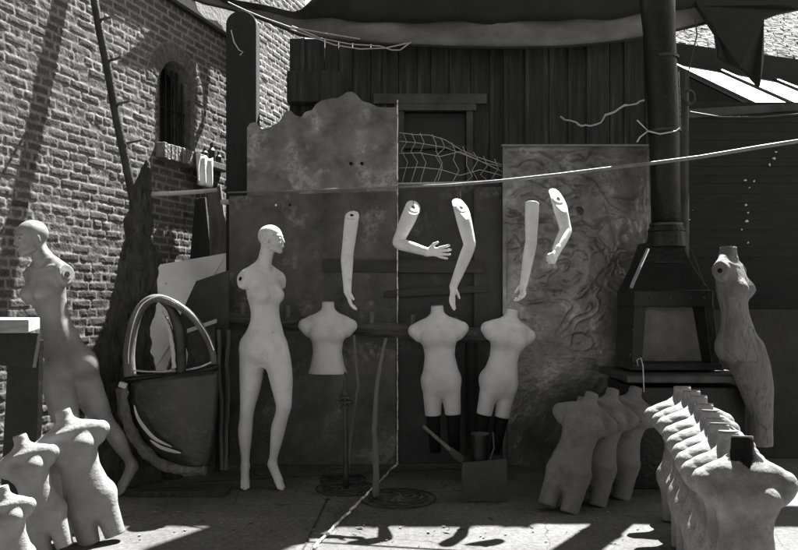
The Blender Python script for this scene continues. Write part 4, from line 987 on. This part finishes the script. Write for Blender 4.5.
row = [(743, 437, 2.80, .90), (729, 432, 2.98, .92), (720, 424, 3.16, .95), (716, 418, 3.34, .97), (711, 411, 3.53, 1.0), (705, 404, 3.73, 1.03), (699, 396, 3.94, 1.06), (692, 391, 4.16, 1.1), (683, 387, 4.40, 1.14)]
nm = ['front form of the long right row, with a black neck', 'second form in the right row, just behind the black necked one', 'third form from the front of the long right row', 'fourth form from the front of the long right row', 'middle form, fifth from the front, in the long right row', 'sixth form from the front of the long right row', 'third form from the back of the long right row', 'second form from the back of the long right row', 'rearmost form of the long right row, standing by the plinth']
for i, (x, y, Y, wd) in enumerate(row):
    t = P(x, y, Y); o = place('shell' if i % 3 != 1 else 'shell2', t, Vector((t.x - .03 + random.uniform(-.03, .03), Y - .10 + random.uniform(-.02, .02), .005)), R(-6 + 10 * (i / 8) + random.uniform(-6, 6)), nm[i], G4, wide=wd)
# the front form of the row has a black painted neck
first = FORMS['shell'][0]; first.data = first.data.copy(); first.data.materials.append(M['darkhole'])
pi = [1 if (p.center.z > .735 - .9 * max(0, .03 - abs(p.center.x)) and abs(p.center.x) < .075 and p.center.y < .03 and p.normal.z < .8) else 0 for p in first.data.polygons]
first.data.polygons.foreach_set('material_index', np.array(pi, dtype=np.int32)); first.data.update()

# ------------------------------------------------------------------ hanging arms
def arm(label, S0, E, W_, hd, pn, curl, cutn, socket=True, spread=.0, thumb=1, wireto=None, hs=1.0, r=(.052, .047, .040, .027), elbow=False):
    S0, E, W_ = [np.array(p, float) for p in (S0, E, W_)]; hd = np.array(hd, float); hd /= np.linalg.norm(hd); pn = np.array(pn, float); pn -= hd * (pn @ hd); pn /= np.linalg.norm(pn); sd_ = np.cross(hd, pn) * thumb
    tip = W_ + hd * .2; allp = np.stack([S0, E, W_, tip]); lo = allp.min(0) - .09; hi = allp.max(0) + .09; c0 = S0.copy()
    D = SDF(lo, hi, .0034)
    ex = S0 + (S0 - E) / np.linalg.norm(S0 - E) * .06
    D.chain([ex, S0 * .5 + E * .5, E, E * .7 + W_ * .3, W_], [(0, r[0]), (.3, r[0] * .95), (.52, r[1] * .84), (.64, r[1] * .88), (.85, r[3] * 1.25), (1, r[3])], .01, 30); D.cut(S0, cutn, .1)
    pc_ = W_ + hd * .045 * hs
    D.cap(W_, W_ + hd * .02, r[3], r[3], .012, flat=(tuple(pn), 1.25))
    for k in (-.7, -.2, .3, .75): D.cap(W_ + hd * .015 * hs + sd_ * .013 * k, W_ + hd * .083 * hs + sd_ * .029 * k * hs, .0135, .0115, .010, flat=(tuple(pn), 1.15))
    D.ell(W_ + hd * .035 * hs + sd_ * .022 * hs + pn * .006, (.016, .016, .016), .015)
    for i, (k, ln) in enumerate(((.95, .066), (.33, .076), (-.3, .071), (-.92, .055))):
        p = W_ + hd * .080 * hs + sd_ * .030 * k * hs; dirv = hd + sd_ * (k * spread); dirv /= np.linalg.norm(dirv); cv = curl * (1 + .15 * i)
        for sg, (fr_, rr) in enumerate(((.42, .0097), (.32, .0090), (.26, .0080))):
            a = cv * (sg + .6); dd = dirv * math.cos(a) + pn * math.sin(a); q = p + dd * ln * fr_ * hs; D.cap(p, q, rr, rr * .93, .003); p = q
    p = W_ + hd * .022 * hs + sd_ * .024 * hs + pn * .005; dd = hd * .62 + sd_ * .72 + pn * .28; dd /= np.linalg.norm(dd); q = p + dd * .034 * hs; D.cap(p, q, .0125, .0095, .008)
    dd = hd * .86 + sd_ * .38 + pn * .3; dd /= np.linalg.norm(dd); D.cap(q, q + dd * .030 * hs, .0095, .0078, .005)
    D.rough(.0006, 40); V, Q = D.mesh()
    r0 = empty('hanging_limb', c0, label, 'mannequin arm', 'white arms hung from the pipe'); ao = np_mesh('arm_body', V - c0, Q, M['armw'], r0); ao.data.materials.append(M['hand'])
    ax_ = (W_ - E) / np.linalg.norm(W_ - E); cen = np.array([p.center for p in ao.data.polygons]) + c0; far_ = .0 if not elbow else 1e-3
    ref = E if elbow else W_; ao.data.polygons.foreach_set('material_index', ((cen - ref) @ ax_ > 0).astype(np.int32))
    n_ = Vector(cutn).normalized()
    if socket:
        disc_part('socket_plate', n_ * .001, n_, r[0] * .82, M['armw'], r0, .004)
        a_ = n_.orthogonal().normalized(); bb = n_.cross(a_)
        b = MB()
        for (u, v, rr) in ((0, .000, .012), (.003, .010, .006)):
            c = n_ * .004 + a_ * u + bb * v; b.tube([c, c + n_ * .003], rr, 12)
        b.build('fitting', M['darkhole'], r0, local=True)
    b = MB(); top = Vector(c0) + n_ * .003; yy = wireto; b.tube([top, P(*yy)], .0018, 5); b.build('hanging_wire', M['wire_dark'], r0)
    return r0
Ya = 4.92
arm('white arm hanging straight down, leftmost on the pipe, its thin hand seen edge on', P(352, 216, Ya), P(347, 258, Ya), P(347.5, 291, Ya), (.22, 0, -1), (1, .15, .1), .28, (.0, -.9, 1), wireto=(353, 188.5, 5.2), hs=.88, r=(.047, .047, .038, .025))
arm('white arm bent at the elbow with an open hand pointing right', P(413, 207.5, Ya), P(397.5, 243, Ya), P(427, 252, Ya - .05), (1, -.15, -.03), (.05, -1, .1), .08, (.42, -.85, .75), wireto=(414, 186.3, 5.04), spread=.28, thumb=-1, r=(.053, .046, .04, .027))
arm('slightly bent white arm in the middle of the five, hand hanging down', P(461, 208, Ya), P(470, 245, Ya - .06), P(453.5, 286, Ya), (-.12, -.1, -1), (.85, -.45, .0), .15, (.2, -.8, .75), wireto=(460, 184.3, 5.0), spread=.05, thumb=-1, r=(.050, .046, .038, .026))
arm('straight white arm with curled fingers, hanging before the relief panel', P(532, 203, Ya), P(531, 243, Ya - .02), P(524, 282, Ya), (-.12, -.1, -1), (-.9, -.3, 0), .5, (.1, .2, 1), wireto=(532, 178, 4.93), thumb=1, r=(.046, .044, .038, .026), socket=True)
arm('shortest bent white arm with a closed hand, rightmost of the five', P(558, 199, Ya), P(566, 231, Ya - .05), P(557, 249, Ya - .16), (-.35, -.55, -.62), (-.75, .1, -.4), 1.0, (.25, -.9, .7), wireto=(557, 175, 4.9), hs=.95, r=(.047, .045, .040, .03), elbow=True)

# ------------------------------------------------------------------ floor stands and tools
def scroll_base(b, c, R0, ry=.5):
    for k in range(3):
        pts = [c + Vector((math.cos(t * .22) * R0 * (1 - .22 * k), math.sin(t * .22) * R0 * (1 - .22 * k), .008 + .004 * k)) for t in range(30)]; b.tube(pts, .005, 6)
    for k in range(9):
        a = k * .7 + .2; p0 = c + Vector((math.cos(a) * R0 * .2, math.sin(a) * R0 * .2, .012)); b.tube([p0 + Vector((math.cos(a + t * .28) * R0 * t * .13, math.sin(a + t * .28) * R0 * t * .13, 0)) for t in range(7)], .0045, 6)
def stand(pts, rad, Y, base, R0, label, mt, coll=None):
    c = gp(*base, dz=0); r0 = empty('iron_stand', c, label, 'stand', 'scrap stands on the floor')
    yb = c.y; P3 = [P(x, y, yb) for x, y in pts]; P3[-1].z = .01
    out = []; 
    for i in range(len(P3) - 1):
        for k in range(4): out.append(P3[i].lerp(P3[i + 1], k / 4) + Vector((random.uniform(-.002, .002), 0, 0)))
    out.append(P3[-1]); n = len(out); rr = [rad[0] + (rad[1] - rad[0]) * i / n for i in range(n)]
    MB().tube(out, rr, 9, wob=.1).build('stem', M[mt], r0, smooth=True)
    b = MB(); scroll_base(b, c, R0); b.build('scrolled_base', M['iron_worn'], r0)
    if coll:
        for (y, r_, h_) in coll:
            q = P(pts[0][0], y, yb); MB().tube([q, q + Vector((0, 0, h_))], [r_, r_ * .8], 16).build('collar', M['iron_worn'], r0)
stand([(345, 372), (345, 400), (346, 440), (346, 485)], (.007, .022), 5, (346, 489), .20, 'short iron stand with a pointed tip and disc collars, on a scrolled base', 'iron_worn', ((408, .030, .02), (402, .052, .012), (398, .046, .014), (395, .024, .03)))
stand([(354, 335), (355.5, 360), (358, 385), (353, 420), (350, 450), (347, 478)], (.009, .016), 5, (343, 480), .16, 'thin crooked stick stand behind the collared iron stand', 'wood_mid')
stand([(386, 338), (380, 365), (376, 395), (374, 430), (376, 470), (376, 492)], (.009, .024), 5, (398, 499), .24, 'pale crooked stick rising from the widest scrolled base, by the line of light on the floor', 'wood_mid')

def scoop():
    Y = 4.75; r0 = empty('metal_scoop', P(484, 497, Y), 'dark square sheet metal scoop on the floor below the hung torsos', 'scoop'); r0.location.z = 0
    MB().prism([P(462, 463, Y), P(507, 459, Y), Vector((P(506, 0, Y).x, Y - .03, .012)), Vector((P(461, 0, Y).x, Y - .03, .004))], (0, .012, 0)).build('front_plate', M['panel'], r0)
    c = P(484, 480, Y); MB().box((c.x, Y + .10, P(0, 461, Y).z - .012), (.25, .17, .010)).build('rear_shelf', M['iron'], r0); MB().tube([(c.x, Y + .16, P(0, 461, Y).z - .018), (c.x, Y + .18, 0)], .012, 8).build('prop_leg', M['iron'], r0)
    MB().tube([P(490, 461, Y), P(494, 448, Y), P(493, 432, Y + .02)], .006, 8).build('pan_handle', M['iron_worn'], r0)
    q = P(480, 460, Y + .1); r1 = empty('tin_can', q, 'dented dark tin can with a bright lower rim, standing on the metal scoop', 'can')
    MB().tube([q, q + Vector((0, 0, .005)), q + Vector((0, 0, .17))], [.05, .055, .058], 22).build('can_body', M['iron'], r1)
    for z in (.0, .165): MB().tube([q + Vector((0, 0, z)), q + Vector((0, 0, z + .008))], .060, 22).build('can_rim', M['chrome' if z == 0 else 'iron_worn'], r1)
    # brush
    A, B_ = P(423, 426, 4.9), P(463, 461, 4.82); r2 = empty('hand_brush', B_, 'dark long handled brush leaning on the metal scoop', 'brush')
    MB().tube([A, A.lerp(B_, .7)], [.010, .013], 10).build('brush_handle', M['wood_mid'], r2); MB().tube([A.lerp(B_, .68), A.lerp(B_, .85), B_], [.018, .026, .02], 10, flat=.6).build('brush_head', M['batten'], r2)
scoop()

# ------------------------------------------------------------------ table at left
def table():
    r0 = empty('work_table', P(10, 500, 4.1), 'dark work table with a pale thick top edge, at the left edge', 'table'); r0.location.z = 0
    MB().prism([P(-90, 317, 3.95), P(36, 320, 3.95), P(40, 322, 4.3), P(41, 332, 4.3), P(36, 333, 3.95), P(-90, 336, 3.95)], (0, .0, 0))
    a_ = P(38, 319, 4.0); z1 = a_.z
    vs = [Vector((-3.2, 3.7, z1)), Vector((a_.x, 3.9, z1)), Vector((P(40, 0, 4.35).x, 4.35, z1)), Vector((-3.2, 4.5, z1))]
    MB().prism(vs, (0, 0, -.07)).build('table_top', M['table_wood'], r0, bevel=.006)
    MB().prism([Vector((-3.1, 3.95, z1 - .073)), Vector((a_.x + .01, 3.98, z1 - .073)), Vector((a_.x - .02, 3.98, z1 - .26)), Vector((-3.1, 3.95, z1 - .16))], (0, .04, 0)).build('apron', M['post'], r0)
    MB().prism([P(8, 345, 4.05), P(39, 340, 4.05), P(37, 430, 4.05), Vector((P(26, 0, 4.05).x, 4.05, 0)), Vector((P(-2, 0, 4.05).x, 4.05, 0))], (0, .06, 0)).build('leg', M['iron'], r0, bevel=.005)
    MB().box((-2.6, 4.35, (z1 - .07) / 2), (.08, .08, z1 - .07)).build('leg', M['iron'], r0)
    MB().prism([P(-20, 362, 3.98), P(6, 352, 3.98), P(14, 345, 3.98), P(14, 348, 3.98), P(6, 356, 3.98), P(-20, 367, 3.98)], (0, .05, 0)).build('brace', M['white_board'], r0)
table()

# fallen leaves gathered along the foot of the panels and objects
b = MB(); rs = random.Random(9)
for i in range(260):
    if i < 170: px, Yl_ = rs.uniform(225, 760), 5.7 - abs(rs.gauss(0, .10))
    else: px, Yl_ = rs.uniform(120, 640), rs.uniform(4.1, 5.4)
    c = Vector(((px - HX) / F * Yl_, Yl_, .006 + rs.uniform(0, .008))); a = rs.uniform(0, 6.28); l = rs.uniform(.012, .03); w2 = l * rs.uniform(.25, .5)
    u = Vector((math.cos(a), math.sin(a), rs.uniform(-.15, .15))) * l; v = Vector((-math.sin(a), math.cos(a), rs.uniform(-.2, .3))) * w2
    b.add([c - u, c + v, c + u, c - v, c + Vector((0, 0, -.004))], [(0, 3, 4), (3, 2, 4), (2, 1, 4), (1, 0, 4)])
o = b.build('fallen_leaves', M['wood_mid'], kind='stuff'); o['label'] = 'dry leaves gathered on the floor along the foot of the panels'; o['category'] = 'leaves'
# small litter on the floor
b = MB(); rs = random.Random(5)
for i in range(150):
    px, py = rs.uniform(130, 640), rs.uniform(480, 548); c = gp(px, py, .004); r_ = rs.uniform(.002, .009); k = 5
    b.prism([c + Vector((math.cos(2 * math.pi * j / k) * r_ * rs.uniform(.5, 1.4), math.sin(2 * math.pi * j / k) * r_ * rs.uniform(.5, 1.4), 0)) for j in range(k)], (0, 0, .004))
o = b.build('floor_litter', M['stone'], kind='stuff'); o['label'] = 'scattered pale chips and scraps on the yard floor'
o['category'] = 'litter'
